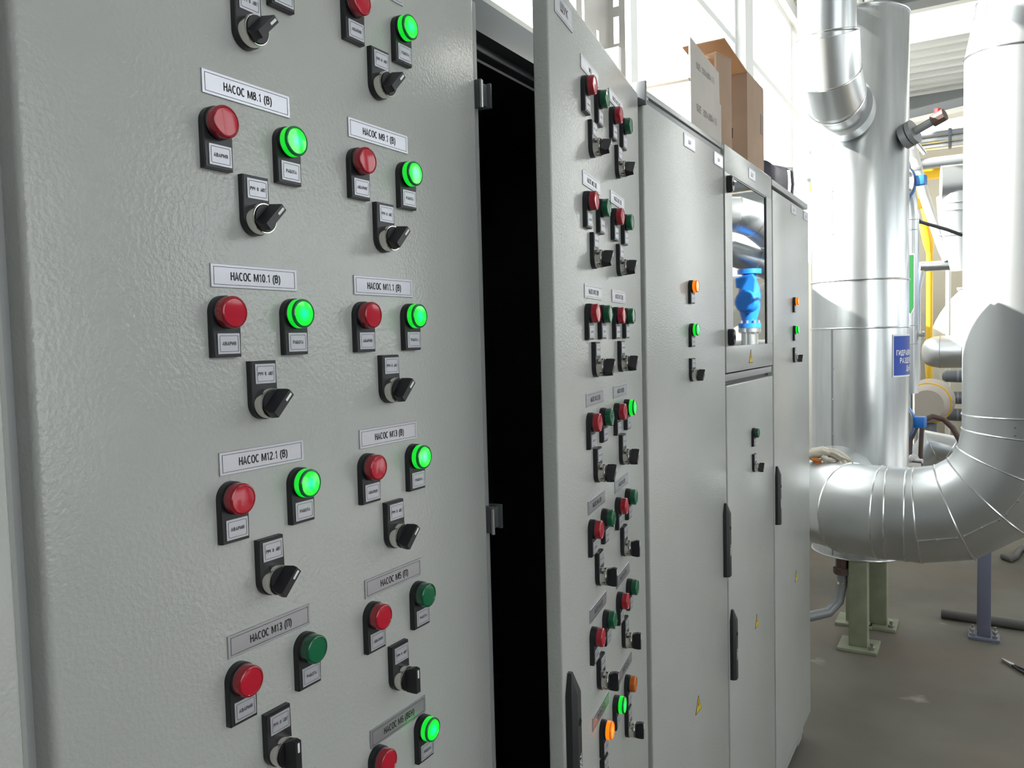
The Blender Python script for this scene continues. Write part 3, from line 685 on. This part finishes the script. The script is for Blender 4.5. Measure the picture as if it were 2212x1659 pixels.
# perforated galvanised cable tray standing on edge
t = thing('cable_tray', 'perforated galvanised cable tray rising upright behind the ajar door', 'cable tray', (-.40, 1.96, ZC))
def slotted(w, h, slots, x0, x1, axis='y'):
    """plate w wide, h tall made of strips around rectangular slots (y0,y1,z0,z1)"""
    mb = MB(); ys = sorted({0, w}|{a for s in slots for a in s[:2]}); zs = sorted({0, h}|{a for s in slots for a in s[2:]})
    for a, b_ in zip(ys, ys[1:]):
        run = None
        for z0, z1 in zip(zs, zs[1:]):
            hit = any(s[0] <= a+1e-6 and b_ <= s[1]+1e-6 and s[2] <= z0+1e-6 and z1 <= s[3]+1e-6 for s in slots)
            if not hit: run = [z0 if run is None else run[0], z1]
            if (hit or z1 == zs[-1]) and run:
                if axis == 'y': mb.box(x0, x1, a, b_, run[0], run[1])
                else: mb.box(a, b_, x0, x1, run[0], run[1])
                run = None
    return mb
Hh = 1.6
sl = [(.05+.10*(k % 3), .066+.10*(k % 3), .10+.22*j+(.08 if k % 2 else 0), .19+.22*j+(.08 if k % 2 else 0)) for j in range(6) for k in range(3)]
part('base_web', slotted(.34, Hh, sl, 0, .0015), 'roof', t, 0)
sl2 = [(.018, .036, .06+.11*j, .14+.11*j) for j in range(13)]
part('side_flange', slotted(.055, Hh, sl2, .3385, .34, 'x'), 'roof', t, 0)
part('side_flange', slotted(.055, Hh, sl2, 0, .0015, 'x'), 'roof', t, 0)
# dark bag with a strap at the far end
t = thing('bag', 'dark purple-black soft bag on the far end cabinet', 'bag', (-.13, 3.02, ZT))
mb = MB()
bmesh.ops.create_uvsphere(mb.bm, u_segments=32, v_segments=18, radius=1)
for v in mb.bm.verts:
    x, y, z = v.co; k = lambda a, p: math.copysign(abs(a)**p, a)
    v.co = Vector((.10*k(x, .55), .15*k(y, .5), .058+.056*k(z, .45) + (.012*math.sin(y*5)*(z > .3))))
for v in mb.bm.verts: v.co.z = max(v.co.z, .001)
part('pouch', mb, 'bag', t)
part('strap', MB().tube([(.108, .09, .004), (.112, .092, .05), (.108, .09, .108), (.03, .085, .122), (-.06, .085, .118)], .006, 8), 'midpipe', t)
part('side_pocket', MB().box(-.06, .075, .145, .170, .004, .09, .012), 'bag', t)

# ================================================================== big insulated pipework
def seams(par, rings_list, r=.0042, m='rivet'):
    for R in rings_list: part('seam_bead', MB().tube(R, r, 6, closed=True), m, par)
def circle(c, n, r, k=48):
    n = Vector(n).normalized(); a = Vector((0, 0, 1)) if abs(n.z) < .9 else Vector((1, 0, 0)); e1 = n.cross(a).normalized(); e2 = n.cross(e1)
    return [Vector(c)+e1*r*math.cos(2*PI*i/k)+e2*r*math.sin(2*PI*i/k) for i in range(k)]
def bend(p0, corner, p2, R, n):
    """points of a lobster-back bend: n mitred pieces between the legs p0-corner-p2"""
    c = Vector(corner); d0 = (Vector(p0)-c).normalized(); d1 = (Vector(p2)-c).normalized()
    o = c+(d0+d1)*R; out = []
    for k in range(n+1):
        a = PI/2*(k+.0)/n
        out.append(o-d1*R*math.cos(a)-d0*R*math.sin(a))
    # polygon around the arc: mitre joints on the arc, legs tangent
    return out
def rivets(par, pts, r=.006):
    for p, n in pts:
        q = Vector(n).normalized().to_track_quat('Z', 'Y').to_matrix().to_4x4(); q.translation = Vector(p)
        part('rivet', MB().lathe([(0, r), (r*.5, r*.85), (r*.75, 0)], 'z', 10, xf=q), 'rivet', par)
# --- the tall vessel on legs
VX, VY, VR = .030, 4.59, .238
vs = thing('hydraulic_separator', 'tall vertical steel-jacketed vessel on green legs behind the cabinets', 'vessel', (VX, VY, 0))
part('jacket', MB().lathe([(.462, 0), (.462, VR-.02), (.470, VR), (3.262, VR), (3.275, VR-.01), (3.30, .10), (3.305, 0)], 'z', 96), 'steel', vs, 40)
for z in (.470, 1.666, 1.911, 3.262): part('seam_bead', MB().tube(circle((0, 0, z), (0, 0, 1), VR+.001, 72), .005, 8, closed=True), 'rivet', vs)
aS = math.radians(-116)
for z0, z1 in ((.48, 1.66), (1.92, 3.25)):
    q = Matrix.Rotation(aS, 4, 'Z')
    part('lap_seam', MB().box(VR-.002, VR+.0022, -.004, .004, z0, z1, xf=q), 'midpipe', vs, 0)
rivets(vs, [((math.cos(aS+.03)*VR, math.sin(aS+.03)*VR, z), (math.cos(aS), math.sin(aS), 0)) for z in (1.46, 1.30, 1.12, .97, .58, 2.15, 2.37, 2.6)], .0055)
for k, (px_, py_) in enumerate(((.020, -.190), (.075, .195), (-.045, .185))):
    lg = part('leg', MB().box(px_-.045, px_+.045, py_-.045, py_+.045, .018, .466, .004), 'greenpaint', vs)
    part('base_plate', MB().box(px_-.095, px_+.095, py_-.095, py_+.095, 0, .018, .003), 'greenpaint', lg)
    part('anchor_bolt', MB().lathe([(.018, .016), (.034, .016), (.034, .009), (.055, .009), (.055, 0)], 'z', 6, c=(px_+.07, py_-.06, 0)), 'bolt', lg)
dr = part('drain_pipe', MB().tube([(-.060, -.20, .464), (-.060, -.20, .330), (-.075, -.215, .24), (-.12, -.255, .185), (-.20, -.32, .170), (-.42, -.46, .165), (-.46, -.49, 0)], .026, 16), 'midpipe', vs)
part('coupling', MB().lathe([(.380, .034), (.384, .044), (.415, .044), (.419, .032), (.464, .032)], 'z', 8, c=(-.060, -.20, 0)), 'brown', dr)
part('weld_ring', MB().lathe([(.330, .027), (.342, .027)], 'z', 16, c=(-.060, -.20, 0)), 'chrome', dr)
# sign wrapped on the jacket
t = thing('wall_sign', 'blue sign with white letters wrapped on the tall vessel', 'sign', (VX, VY, 0))
def wrap(a0, a1, z0, z1, r, m):
    mb = MB(); n = 14
    for i in range(n):
        a, b_ = math.radians(a0+(a1-a0)*i/n), math.radians(a0+(a1-a0)*(i+1)/n)
        mb.face([(r*math.cos(a), r*math.sin(a), z0), (r*math.cos(b_), r*math.sin(b_), z0), (r*math.cos(b_), r*math.sin(b_), z1), (r*math.cos(a), r*math.sin(a), z1)])
        mb.face([(r*math.cos(a), r*math.sin(a), z1), (r*math.cos(b_), r*math.sin(b_), z1), ((r-.002)*math.cos(b_), (r-.002)*math.sin(b_), z1), ((r-.002)*math.cos(a), (r-.002)*math.sin(a), z1)])
    return mb
part('border', wrap(-43, 28, 1.412, 1.628, VR+.0025, None), 'white', t)
part('field', wrap(-41.5, 26.5, 1.420, 1.620, VR+.0035, None), 'signblue', t)
for j, (txt, z) in enumerate((('ГИДРАВЛИЧЕСКИЙ', 1.535), ('РАЗДЕЛИТЕЛЬ', 1.495), ('Ду500', 1.455))):
    me = text_mesh(txt, (.26, .21, .09)[j], .027, 'white', 0).copy()
    for v in me.vertices:
        a = math.radians(-7)+v.co.y/(VR+.0045); v.co = ((VR+.0045)*math.cos(a), (VR+.0045)*math.sin(a), v.co.z+z)
    link('lettering', me, t)
# --- supply elbow at the top of the vessel
RE = .122
p0, cn, p2 = (-.005, 3.80, 4.9), (-.005, 3.80, 2.745), (-.005, 4.36, 2.745)
pts = [Vector(p0)]+bend(p0, cn, p2, .21, 2)+[Vector((-.005, 4.335, 2.745))]
t = thing('elbow_pipe', 'steel-clad pipe dropping from above and bending into the vessel', 'pipe', (0, 0, 0))
mb = MB().tube(pts, RE, 72); rg = mb.rings; part('jacket', mb, 'steel', t, 30)
mb2 = MB().tube(pts[1:4], RE+.012, 72); part('elbow_jacket', mb2, 'steel2', t, 30)
seams(t, [[p+(p-sum(R, Vector())/len(R)).normalized()*.012 for p in R] for R in rg[1:4]])
part('collar', MB().tube([(-.005, 4.20, 2.745), (-.005, 4.335, 2.745)], RE+.022, 64), 'steel2', t)
# --- return pipe: out of the vessel, along the aisle and up
X1, Y1, Z1, RP = .722, 3.75, .861, .2; RB = .36
p_v = Vector((-.05, 4.366, Z1)); cA = Vector((-.05, Y1, Z1)); cB = Vector((X1, Y1, Z1)); pT = Vector((X1, Y1, 4.2))
zt = 2.68
cT = Vector((X1, Y1, zt+.42))
legA = bend(p_v, cA, cB, .27, 3); legB = bend(cA, cB, pT, RB, 4)
legT = bend(cB, cT, Vector((3, Y1, cT.z)), .40, 4)
pts = [p_v]+legA+[Vector((.245, Y1, Z1)), Vector((.320, Y1, Z1))]+legB+[Vector((X1, Y1, 1.30))]+legT+[Vector((2.6, Y1, cT.z))]
t = thing('return_pipe', 'large steel-clad pipe sweeping from the vessel up the right edge', 'pipe', (0, 0, 0))
mb = MB().tube(pts, RP, 80); rg = mb.rings; part('jacket', mb, 'steel2', t, 25)
seams(t, rg[1:-1])
# riveted lap along the outer cheek of the lower bend
cheek = []
def cheek_pt(a, dx):
    o = cB+Vector((-1, 0, 1))*RB; d = Vector((math.sin(a), 0, -math.cos(a)))
    return o+d*(RB+.07)+Vector((0, -math.sqrt(RP**2-.07**2)-.0015, 0))
# straps follow the flat pieces between mitres
angs = [PI/2*k/4 for k in range(5)]
for k in range(4):
    a, b_ = cheek_pt(angs[k], 0), cheek_pt(angs[k+1], 0)
    part('lap_strip', MB().tube([a.lerp(b_, .06), a.lerp(b_, .94)], .004, 8), 'steel', t)
    rivets(t, [(a.lerp(b_, f)+Vector((0, -.002, 0)), (0, -1, .0)) for f in (.1, .5, .9)], .006)
rivets(t, [((X1-.02, Y1-RP, z), (0, -1, 0)) for z in (1.24, 1.27)], .006)
# --- gloves lying on the pipe
t = thing('work_glove', 'crumpled cotton work gloves draped on the big pipe', 'glove', (-.005, 3.88, Z1+RP-.004))
def blob(pts, rads, seed):
    mb = MB().tube(pts, rads, 14); bmesh.ops.subdivide_edges(mb.bm, edges=mb.bm.edges, cuts=1, use_grid_fill=True)
    rnd = random.Random(seed)
    for v in mb.bm.verts: v.co += Vector((rnd.uniform(-1, 1), rnd.uniform(-1, 1), rnd.uniform(-.7, 1)))*.0035
    return mb
part('cuff', blob([(-.11, -.03, .012), (-.07, -.025, .030), (-.03, -.02, .038), (.005, -.03, .034)], [.016, .024, .026, .016], 1), 'cotton', t, 80)
part('palm', blob([(-.02, -.01, .040), (.02, -.03, .036), (.06, -.05, .020), (.09, -.06, .004)], [.016, .022, .022, .012], 2), 'cotton', t, 80)
for k, (dx, dy) in enumerate(((0, 0), (.012, -.02), (-.005, -.035), (-.02, -.05))):
    part('finger', blob([(.07+dx, -.05+dy*.5, .012-.004*k), (.10+dx, -.065+dy, -.012-.006*k), (.125+dx*.6, -.075+dy, -.040-.006*k)], [.012, .0115, .008], 3+k), 'cotton', t, 80)
part('thumb', blob([(-.03, -.045, .018), (-.005, -.062, .006), (.03, -.066, .004)], [.012, .013, .009], 9), 'cotton', t, 80)
part('orange_dots', blob([(-.075, -.05, .008), (-.055, -.058, .004), (-.035, -.06, .002)], [.006, .010, .006], 11), 'orangecuff', t, 80)

# ================================================================== floor items
t = thing('support_post', 'blue-grey steel post with bolted foot under the big pipe', 'post', (.612, 4.83, 0))
part('foot', MB().box(-.072, .072, -.06, .06, 0, .016, .002), 'purple', t)
part('shaft', MB().box(-.032, .032, -.032, .032, .016, .78, .004), 'purple', t)
for x in (-.052, .052):
    for y in (-.04, .04): part('bolt', MB().lathe([(.016, .013), (.032, .013), (.032, .007), (.052, .007), (.052, 0)], 'z', 6, c=(x, y, 0)), 'bolt', t)
part('saddle', MB().box(-.10, .10, -.07, .07, .78, .795, .002), 'purple', t)
t = thing('floor_pipe', 'loose grey steel pipe lying on the floor behind the post', 'pipe', (0, 0, 0))
part('tube', MB().tube([(.405, 5.06, .028), (1.5, 5.02, .028)], .026, 20), 'greyrubber', t)
part('bore', MB().tube([(.4035, 5.06, .028), (.4055, 5.06, .028)], .020, 20), 'ink', t)
tag(link('hose', MB().tube([(1.05, 6.6, .022), (.95, 6.85, .022), (.86, 6.86, .022), (.83, 6.72, .022), (.81, 6.58, .022), (.775, 6.50, .022), (.735, 6.56, .022)], .022, 12).mesh('hose', 'greyrubber', 60)), 'short dark hose end curled on the far floor', 'hose')
t = thing('pliers', 'long-nosed pliers lying on the floor at the right edge', 'pliers', (.735, 4.46, .008), math.radians(-52))
part('jaws', MB().prism([(-.075, -.003), (-.01, -.011), (.004, 0), (-.01, .011), (-.075, .003)], -.006, .008, 'z'), 'bolt', t)
part('handle', MB().tube([(0, .004, .002), (.05, .014, .002), (.11, .012, .002)], .006, 8), 'black', t)
part('handle', MB().tube([(0, -.004, .002), (.05, -.014, .002), (.11, -.018, .002)], .006, 8), 'black', t)

# ================================================================== plant room background
def fl(axis_pts, r0, r1, t_): pass
# second vertical pipe behind the vessel, with flanged valve on top
t = thing('riser_pipe', 'slim steel-clad vertical pipe just right of the tall vessel', 'pipe', (.165, 6.30, 0))
part('jacket', MB().lathe([(1.20, .046), (2.46, .046)], 'z', 40).tube([(0, 0, 2.45), (-.01, 0, 2.55), (-.05, 0, 2.68), (-.09, 0, 2.76)], .046, 40), 'steel', t)
for z in (1.55, 1.68, 2.35, 2.42): part('seam_bead', MB().tube(circle((0, 0, z), (0, 0, 1), .047, 36), .002, 6, closed=True), 'rivet', t)
part('lower_tube', MB().lathe([(0, .022), (1.20, .022)], 'z', 20), 'chrome', t)
part('side_valve', MB().box(.048, .085, -.012, .012, 1.60, 1.625, .004).box(.07, .082, -.03, .03, 1.585, 1.595).box(.07, .082, -.03, .03, 1.63, 1.64), 'midpipe', t)
t = thing('wall_sign', 'narrow green arrow sign on the slim vertical pipe', 'sign', (.160, 6.243, 0))
part('arrow', MB().prism([(-.03, 1.80), (0, 1.745), (.026, 1.80), (.026, 2.18), (-.03, 2.18)], -.006, 0, 'y'), 'white', t)
part('field', MB().prism([(-.024, 1.806), (0, 1.760), (.020, 1.806), (.020, 2.174), (-.024, 2.174)], -.008, -.006, 'y'), 'signgreen', t)
def flange_valve(name, label, loc, rz, stub, R=.14):
    t = thing(name, label, 'valve', loc, rz, 'blue butterfly valves')
    part('flange', MB().lathe([(-.035, R), (-.012, R)], 'x', 40), 'midpipe', t)
    part('body', MB().lathe([(-.012, R*1.02), (.020, R*1.02)], 'x', 40), 'blue', t)
    part('neck', MB().box(-.012, .05, -R-.058, -R+.03, -.03, .038, .006), 'blue', t)
    part('pipe_stub', MB().lathe([(-stub, .06), (-.035, .06)], 'x', 28), 'midpipe', t)
    for k in range(6):
        a = PI/6+PI/3*k; part('bolt', MB().lathe([(-.05, .016), (-.035, .016)], 'x', 6, c=(0, R*.8*math.cos(a), R*.8*math.sin(a))), 'bolt', t)
    return t
flange_valve('butterfly_valve', 'blue valve with a grey bolted flange high beside the vessel', (.062, 6.22, 2.67), math.radians(75), .06)
flange_valve('butterfly_valve', 'blue valve with a grey bolted flange low beside the vessel', (.105, 5.45, 1.08), math.radians(77), .64)
t = thing('butterfly_valve', 'blue valve with bare bolts low at the right of the vessel jacket', 'valve', (.245, 5.0, .0), math.radians(-20), 'blue butterfly valves')
part('body', MB().lathe([(-.015, .10), (.012, .10)], 'x', 36, c=(0, 0, .84)), 'blue', t)
part('flange', MB().lathe([(.012, .105), (.020, .105)], 'x', 36, c=(0, 0, .84)), 'bolt', t)
part('actuator', MB().box(.02, .085, -.02, .02, .82, .87, .004), 'black', t)
for z in (.76, .91): part('bolt', MB().lathe([(.02, .013), (.07, .013)], 'x', 8, c=(0, 0, z)), 'bolt', t)
part('pipe_stub', MB().lathe([(-.16, .045), (-.015, .045)], 'x', 24, c=(0, 0, .84)).tube([(-.15, 0, .84), (-.16, -.12, .84), (-.1165, -.30, .84)], .045, 20), 'midpipe', t)
# red-handled valve on a flange
t = thing('drain_valve', 'small red-handled valve on a slanted flange at the vessel top', 'valve', (VX, VY, 0))
ax = Vector((.80, -.30, .30)).normalized(); base = Vector((.235, -.105, 2.62))
part('flange', MB().tube([base-ax*.02, base+ax*.012], .062, 24).tube([base+ax*.018, base+ax*.040], .062, 24), 'midpipe', t)
part('nozzle', MB().tube([base-ax*.02, base+ax*.15], .020, 14), 'midpipe', t)
part('valve_body', MB().tube([base+ax*.13, base+ax*.19], .030, 10), 'brown', t)
part('handle', MB().tube([base+ax*.155, base+ax*.155+Vector((0, 0, .045))], .016, 10), 'redpaint', t)
# blue pump head bracket
t = thing('actuator', 'blue and silver actuator on a bracket beside the vessel', 'actuator', (.17, 6.36, 2.95))
part('housing', MB().box(-.03, .03, -.03, .03, .02, .09, .008), 'darkpipe', t); part('cap', MB().lathe([(.09, .014), (.12, .012), (.125, 0)], 'z', 14), 'darkpipe', t)
part('back_plate', MB().box(-.045, -.03, -.05, .05, -.06, .09, .004), 'blue', t)
part('bracket', MB().tube([(-.02, 0, .03), (-.035, 0, -.06)], .008, 8).tube([(.01, 0, .03), (.075, 0, -.07)], .014, 8), 'rivet', t)
part('mounting_rod', MB().tube([(-.035, 0, -.055), (-.05, -.06, -.26)], .008, 8), 'midpipe', t)
# boiler
t = thing('boiler', 'big cream boiler drum end in the background', 'boiler', (1.15, 9.6, 0))
part('drum', MB().lathe([(0, 0), (0, 1.02), (.02, 1.06), (.05, 1.08), (2.4, 1.08)], 'y', 72, c=(0, 0, 1.28)), 'boiler', t)
part('skid', MB().box(-.8, .8, .1, 2.3, 0, .25), 'darkpipe', t)
part('rim', MB().lathe([(-.03, .90), (-.03, .95), (.01, .95)], 'y', 72, c=(0, 0, 1.28)), 'boiler', t)
part('latch', MB().box(-.78, -.70, -.06, 0, 2.05, 2.08, .005), 'midpipe', t)
# burner housing
t = thing('burner', 'rounded beige burner housing in front of the boiler', 'burner', (.22, 7.35, 0))
part('housing', MB().lathe([(-.16, 0), (-.16, .12), (-.12, .15), (.05, .17), (.30, .19), (.32, 0)], 'y', 40, c=(0, 0, 1.04)), 'burner', t)
part('band', MB().lathe([(-.02, .165), (-.02, .172), (.0, .173), (0, .166)], 'y', 40, c=(0, 0, 1.04)), 'yellow', t)
part('pedestal', MB().box(-.06, .06, -.05, .2, 0, .88, .004), 'darkpipe', t)
# fat horizontal insulated pipe with a domed end, three thin grey pipes under it
t = thing('header_pipe', 'fat pale insulated pipe with rounded end in the background', 'pipe', (.17, 8.50, 1.435))
part('jacket', MB().lathe([(-.07, 0), (-.06, .07), (-.03, .115), (.02, .140), (.09, .152), (1.8, .152)], 'x', 48), 'steel2', t)
for x in (.09, .27): part('seam_bead', MB().tube(circle((x, 0, 0), (1, 0, 0), .153, 36), .003, 6, closed=True), 'midpipe', t)
part('stand', MB().box(.5, .56, -.04, .04, -1.435, -.13), 'darkpipe', t)
for k, z in enumerate((1.235, 1.045, .895)):
    t = thing('branch_pipe', 'dark grey pipe stub, %s of the stack of three beside the big pipe' % ('topmost', 'middle one', 'lowest')[k], 'pipe', (.315, 7.95, z), 0, 'stacked dark grey pipe stubs')
    part('tube', MB().lathe([(-.02, 0), (-.015, .032), (.01, .052), (.10, .055), (1.2, .055)], 'x', 32), 'darkpipe', t)
    part('joint_ring', MB().lathe([(.098, .056), (.112, .056)], 'x', 32), 'midpipe', t)
    part('hanger', MB().box(.16, .20, -.02, .02, -z, -.05) if k == 2 else MB().box(.16, .20, -.015, .015, -.13, -.05), 'burner', t)
# insulated elbow with vertical tail
t = thing('elbow_pipe', 'steel-clad elbow with narrowing tail beyond the vessel', 'pipe', (0, 0, 0))
ep = [(1.6, 7.70, 2.83), (.52, 7.50, 2.83)]
part('jacket', MB().tube([(1.6, 7.60, 2.83), (.30, 7.45, 2.83)], .148, 48), 'steel2', t)
part('tail', MB().tube([(.42, 7.49, 2.74), (.43, 7.49, 2.55), (.455, 7.5, 2.35), (.47, 7.5, 2.13)], [.155, .150, .13, .10], 40), 'steel2', t)
for z, r in ((2.66, .158), (2.60, .158), (2.42, .146)): part('seam_bead', MB().tube(circle((.432, 7.49, z), (0, 0, 1), r, 36), .004, 6, closed=True), 'midpipe', t)
t = thing('cross_pipe', 'thin steel-clad horizontal pipe joining the elbow tail', 'pipe', (0, 0, 0))
part('jacket', MB().tube([(.12, 7.92, 2.205), (.40, 7.98, 2.205)], .044, 28), 'steel', t)
part('tail', MB().tube([(.38, 7.975, 2.205), (.62, 7.99, 2.19)], .03, 24), 'steel', t)
part('drop', MB().tube([(.14, 7.925, 2.205), (.10, 7.92, 2.0), (.10, 7.92, 0)], .03, 20), 'steel', t)
# yellow gas line and crane beam
t = thing('gas_pipe', 'yellow vertical gas pipe with a yellow meter box', 'pipe', (.14, 9.1, 0))
part('tube', MB().tube([(0, 0, 0), (0, 0, 2.62), (-.06, 0, 2.9), (-.10, 0, 3.1)], .030, 20), 'yellow', t)
part('sleeve', MB().tube([(0, 0, 2.42), (-.01, 0, 2.52), (-.05, 0, 2.72)], [.03, .05, .05], 20), 'yellow', t)
part('meter_box', MB().box(-.115, .02, -.14, -.05, 2.86, 2.955, .004), 'yellow', t)
struct('trim_5', MB().box(-1.0, XR, 9.05, 9.17, 3.16, 3.25), 'yellow')
struct('trim_6', MB().tube([(-1.0, 8.95, 3.285), (XR, 8.95, 3.285)], .055, 24), 'midpipe', 35)
for k, (y, z, r, mm) in enumerate(((9.08, 3.590, .028, 'midpipe'), (9.10, 3.535, .034, 'steel'), (9.12, 3.475, .030, 'steel2'))):
    t = thing('overhead_pipe', ('highest', 'middle', 'lowest')[k]+' of three parallel pipes crossing beyond the vessel', 'pipe', (0, 0, 0), 0, 'parallel overhead pipes')
    part('tube', MB().tube([(-1.0, y, z), (XR, y, z)], r, 20), mm, t)
    part('clamp', MB().box(.30, .33, y-r-.006, y+r+.006, z-r-.006, z+r+.006, .002), 'darkpipe', t)
t = thing('sloping_pipe', 'pale sloping pipe descending beyond the tall vessel', 'pipe', (0, 0, 0))
part('tube', MB().tube([(.03, 7.95, 3.36), (.155, 7.95, 2.82), (.30, 7.95, 2.35), (.34, 7.95, 2.25)], .042, 20), 'pinkpipe', t)
part('clamp', MB().box(.05, .13, 7.90, 8.0, 3.05, 3.08, .002), 'midpipe', t)
t = thing('sloping_pipe', 'thin pale conduit descending behind the yellow box', 'pipe', (0, 0, 0))
part('tube', MB().tube([(.09, 9.3, 3.0), (.30, 9.3, 2.40), (.30, 9.3, 0)], .025, 14), 'pinkpipe', t)
part('clamp', MB().box(.14, .22, 9.27, 9.33, 2.73, 2.75), 'midpipe', t)
for k, x in enumerate((-.36, -.28)):
    t = thing('conduit', ('left', 'right')[k]+' of two pale pipes rising to the roof behind the vessel top', 'pipe', (0, 0, 0), 0, 'pale pipes behind the vessel top')
    part('tube', MB().tube([(x+.12, 7.8, 3.8), (x, 7.8, 4.55), (x-.04, 7.8, 4.95)], .035, 16), 'pinkpipe', t)
    part('clamp', MB().box(x-.04, x+.05, 7.75, 7.85, 4.60, 4.62), 'midpipe', t)
tag(link('cable', MB().tube([(.165, 6.34, 2.462), (.20, 6.60, 2.44), (.36, 6.98, 2.41), (.45, 7.37, 2.40)], .013, 10).mesh('cable', 'ink', 60)), 'black cable crossing between the pipes beyond the vessel', 'cable')
tag(link('hose', MB().tube([(-.86, 5.62, .02), (-.80, 5.62, .28), (.10, 5.62, .36), (.19, 5.65, .55), (.195, 5.72, .93), (.225, 5.76, 1.01), (.265, 5.78, 1.06), (.320, 5.80, 1.085), (.385, 5.82, 1.065), (.435, 5.84, 1.01), (.475, 5.85, .93), (.55, 5.85, .6), (.64, 5.88, .36), (1.7, 5.9, .30), (1.75, 5.9, .02)], .017, 12).mesh('hose', 'brown', 60)), 'brown rubber hose arching over the low steel elbow', 'hose')
tag(link('hose', MB().tube([(.268, 5.70, 1.06), (.262, 5.70, .93), (.255, 5.70, .70), (.22, 5.70, .42), (-.80, 5.72, .32), (-.86, 5.72, .02)], .014, 12).mesh('hose', 'brown', 60)), 'brown rubber hose hanging straight beside the arched hose', 'hose')
t = thing('elbow_pipe', 'low steel-clad elbow under the brown hose', 'pipe', (0, 0, 0))
pp = [Vector((-.7, 6.05, .11)), Vector((-.7, 6.05, .42)), Vector((.16, 6.05, .42)), Vector((.22, 6.05, .52)), Vector((.23, 6.05, .74)), Vector((.31, 6.05, .86)), Vector((.42, 6.05, .84)), Vector((.53, 6.05, .72)), Vector((.56, 6.15, .45)), Vector((.75, 6.6, .36)), Vector((1.9, 6.6, .36)), Vector((1.9, 6.6, 0))]
mb = MB().tube(pp, .095, 48); rg = mb.rings; part('jacket', mb, 'steel2', t, 25)
for R in rg[4:8]: part('seam_bead', MB().tube(R, .003, 6, closed=True), 'rivet', t)

# what the cabinet window mirrors: a blue check valve and clad pipes off to the right
t = thing('check_valve', 'blue flanged check valve on a floor pipe, seen mirrored in the cabinet window', 'valve', (1.11, 6.9, 0))
k = .72
part('body', MB().lathe([(1.70, .13*k), (1.74, .13*k), (1.74, .085*k), (1.78, .09*k), (1.86, .12*k), (1.98, .13*k), (2.06, .11*k), (2.11, .085*k), (2.16, .085*k), (2.16, .14*k), (2.20, .14*k)], 'z', 40), 'blue', t)
part('bonnet', MB().lathe([(-.20, 0), (-.20, .075), (-.17, .095), (-.10, .095), (-.08, .065), (0, .065)], 'y', 36, c=(-.015, 0, 1.92)), 'blue', t)
part('hood', MB().prism([(-.075, 2.0), (.07, 2.04), (.075, 2.12), (-.06, 2.15), (-.085, 2.10)], -.16, -.08, 'y', bev=.01), 'blue', t)
for q in range(8):
    a = PI/4*q; part('bolt', MB().lathe([(1.655, .010), (1.765, .010)], 'z', 8, c=(.108*k*math.cos(a), .108*k*math.sin(a), 0)), 'bolt', t)
part('flange', MB().lathe([(1.665, .13*k), (1.698, .13*k)], 'z', 40), 'rivet', t)
part('pipe_stub', MB().lathe([(0, .07), (1.665, .07)], 'z', 32), 'rivet', t)
t = thing('overhead_duct', 'large clad pipe with mitred bend, seen mirrored in the cabinet window', 'pipe', (0, 0, 0))
mb = MB().tube([(2.6, 6.7, 2.66), (1.30, 6.7, 2.66), (1.17, 6.74, 2.65), (1.06, 6.86, 2.61), (.98, 7.1, 2.52), (.95, 7.4, 2.43), (.95, 8.2, 2.50), (.95, 12.48, 2.58)], .145, 48); rg = mb.rings; part('jacket', mb, 'steel2', t, 25)
for R in rg[1:6]: part('seam_bead', MB().tube(R, .004, 6, closed=True), 'rivet', t)
part('hanger', MB().box(1.6, 1.63, 6.69, 6.72, 2.79, 4.9), 'darkpipe', t)
t = thing('overhead_duct', 'lower clad pipe under the bend, seen mirrored in the cabinet window', 'pipe', (0, 0, 0))
mb = MB().tube([(2.6, 7.3, 2.38), (1.35, 7.3, 2.38), (1.15, 7.36, 2.30), (1.0, 7.5, 2.20), (.98, 7.95, 2.0), (.98, 8.2, 1.7), (.98, 8.2, 0)], .115, 48); rg = mb.rings; part('jacket', mb, 'steel', t, 25)
for R in rg[1:4]: part('seam_bead', MB().tube(R, .004, 6, closed=True), 'rivet', t)
part('hanger', MB().box(1.8, 1.83, 7.29, 7.31, 2.48, 4.9), 'darkpipe', t)
t = thing('steel_post', 'dark square steel post, seen mirrored in the cabinet window', 'post', (1.33, 6.95, 0))
part('shaft', MB().box(-.05, .05, -.05, .05, 0.02, 2.45, .004), 'midpipe', t); part('foot', MB().box(-.1, .1, -.1, .1, 0, .02), 'darkpipe', t)
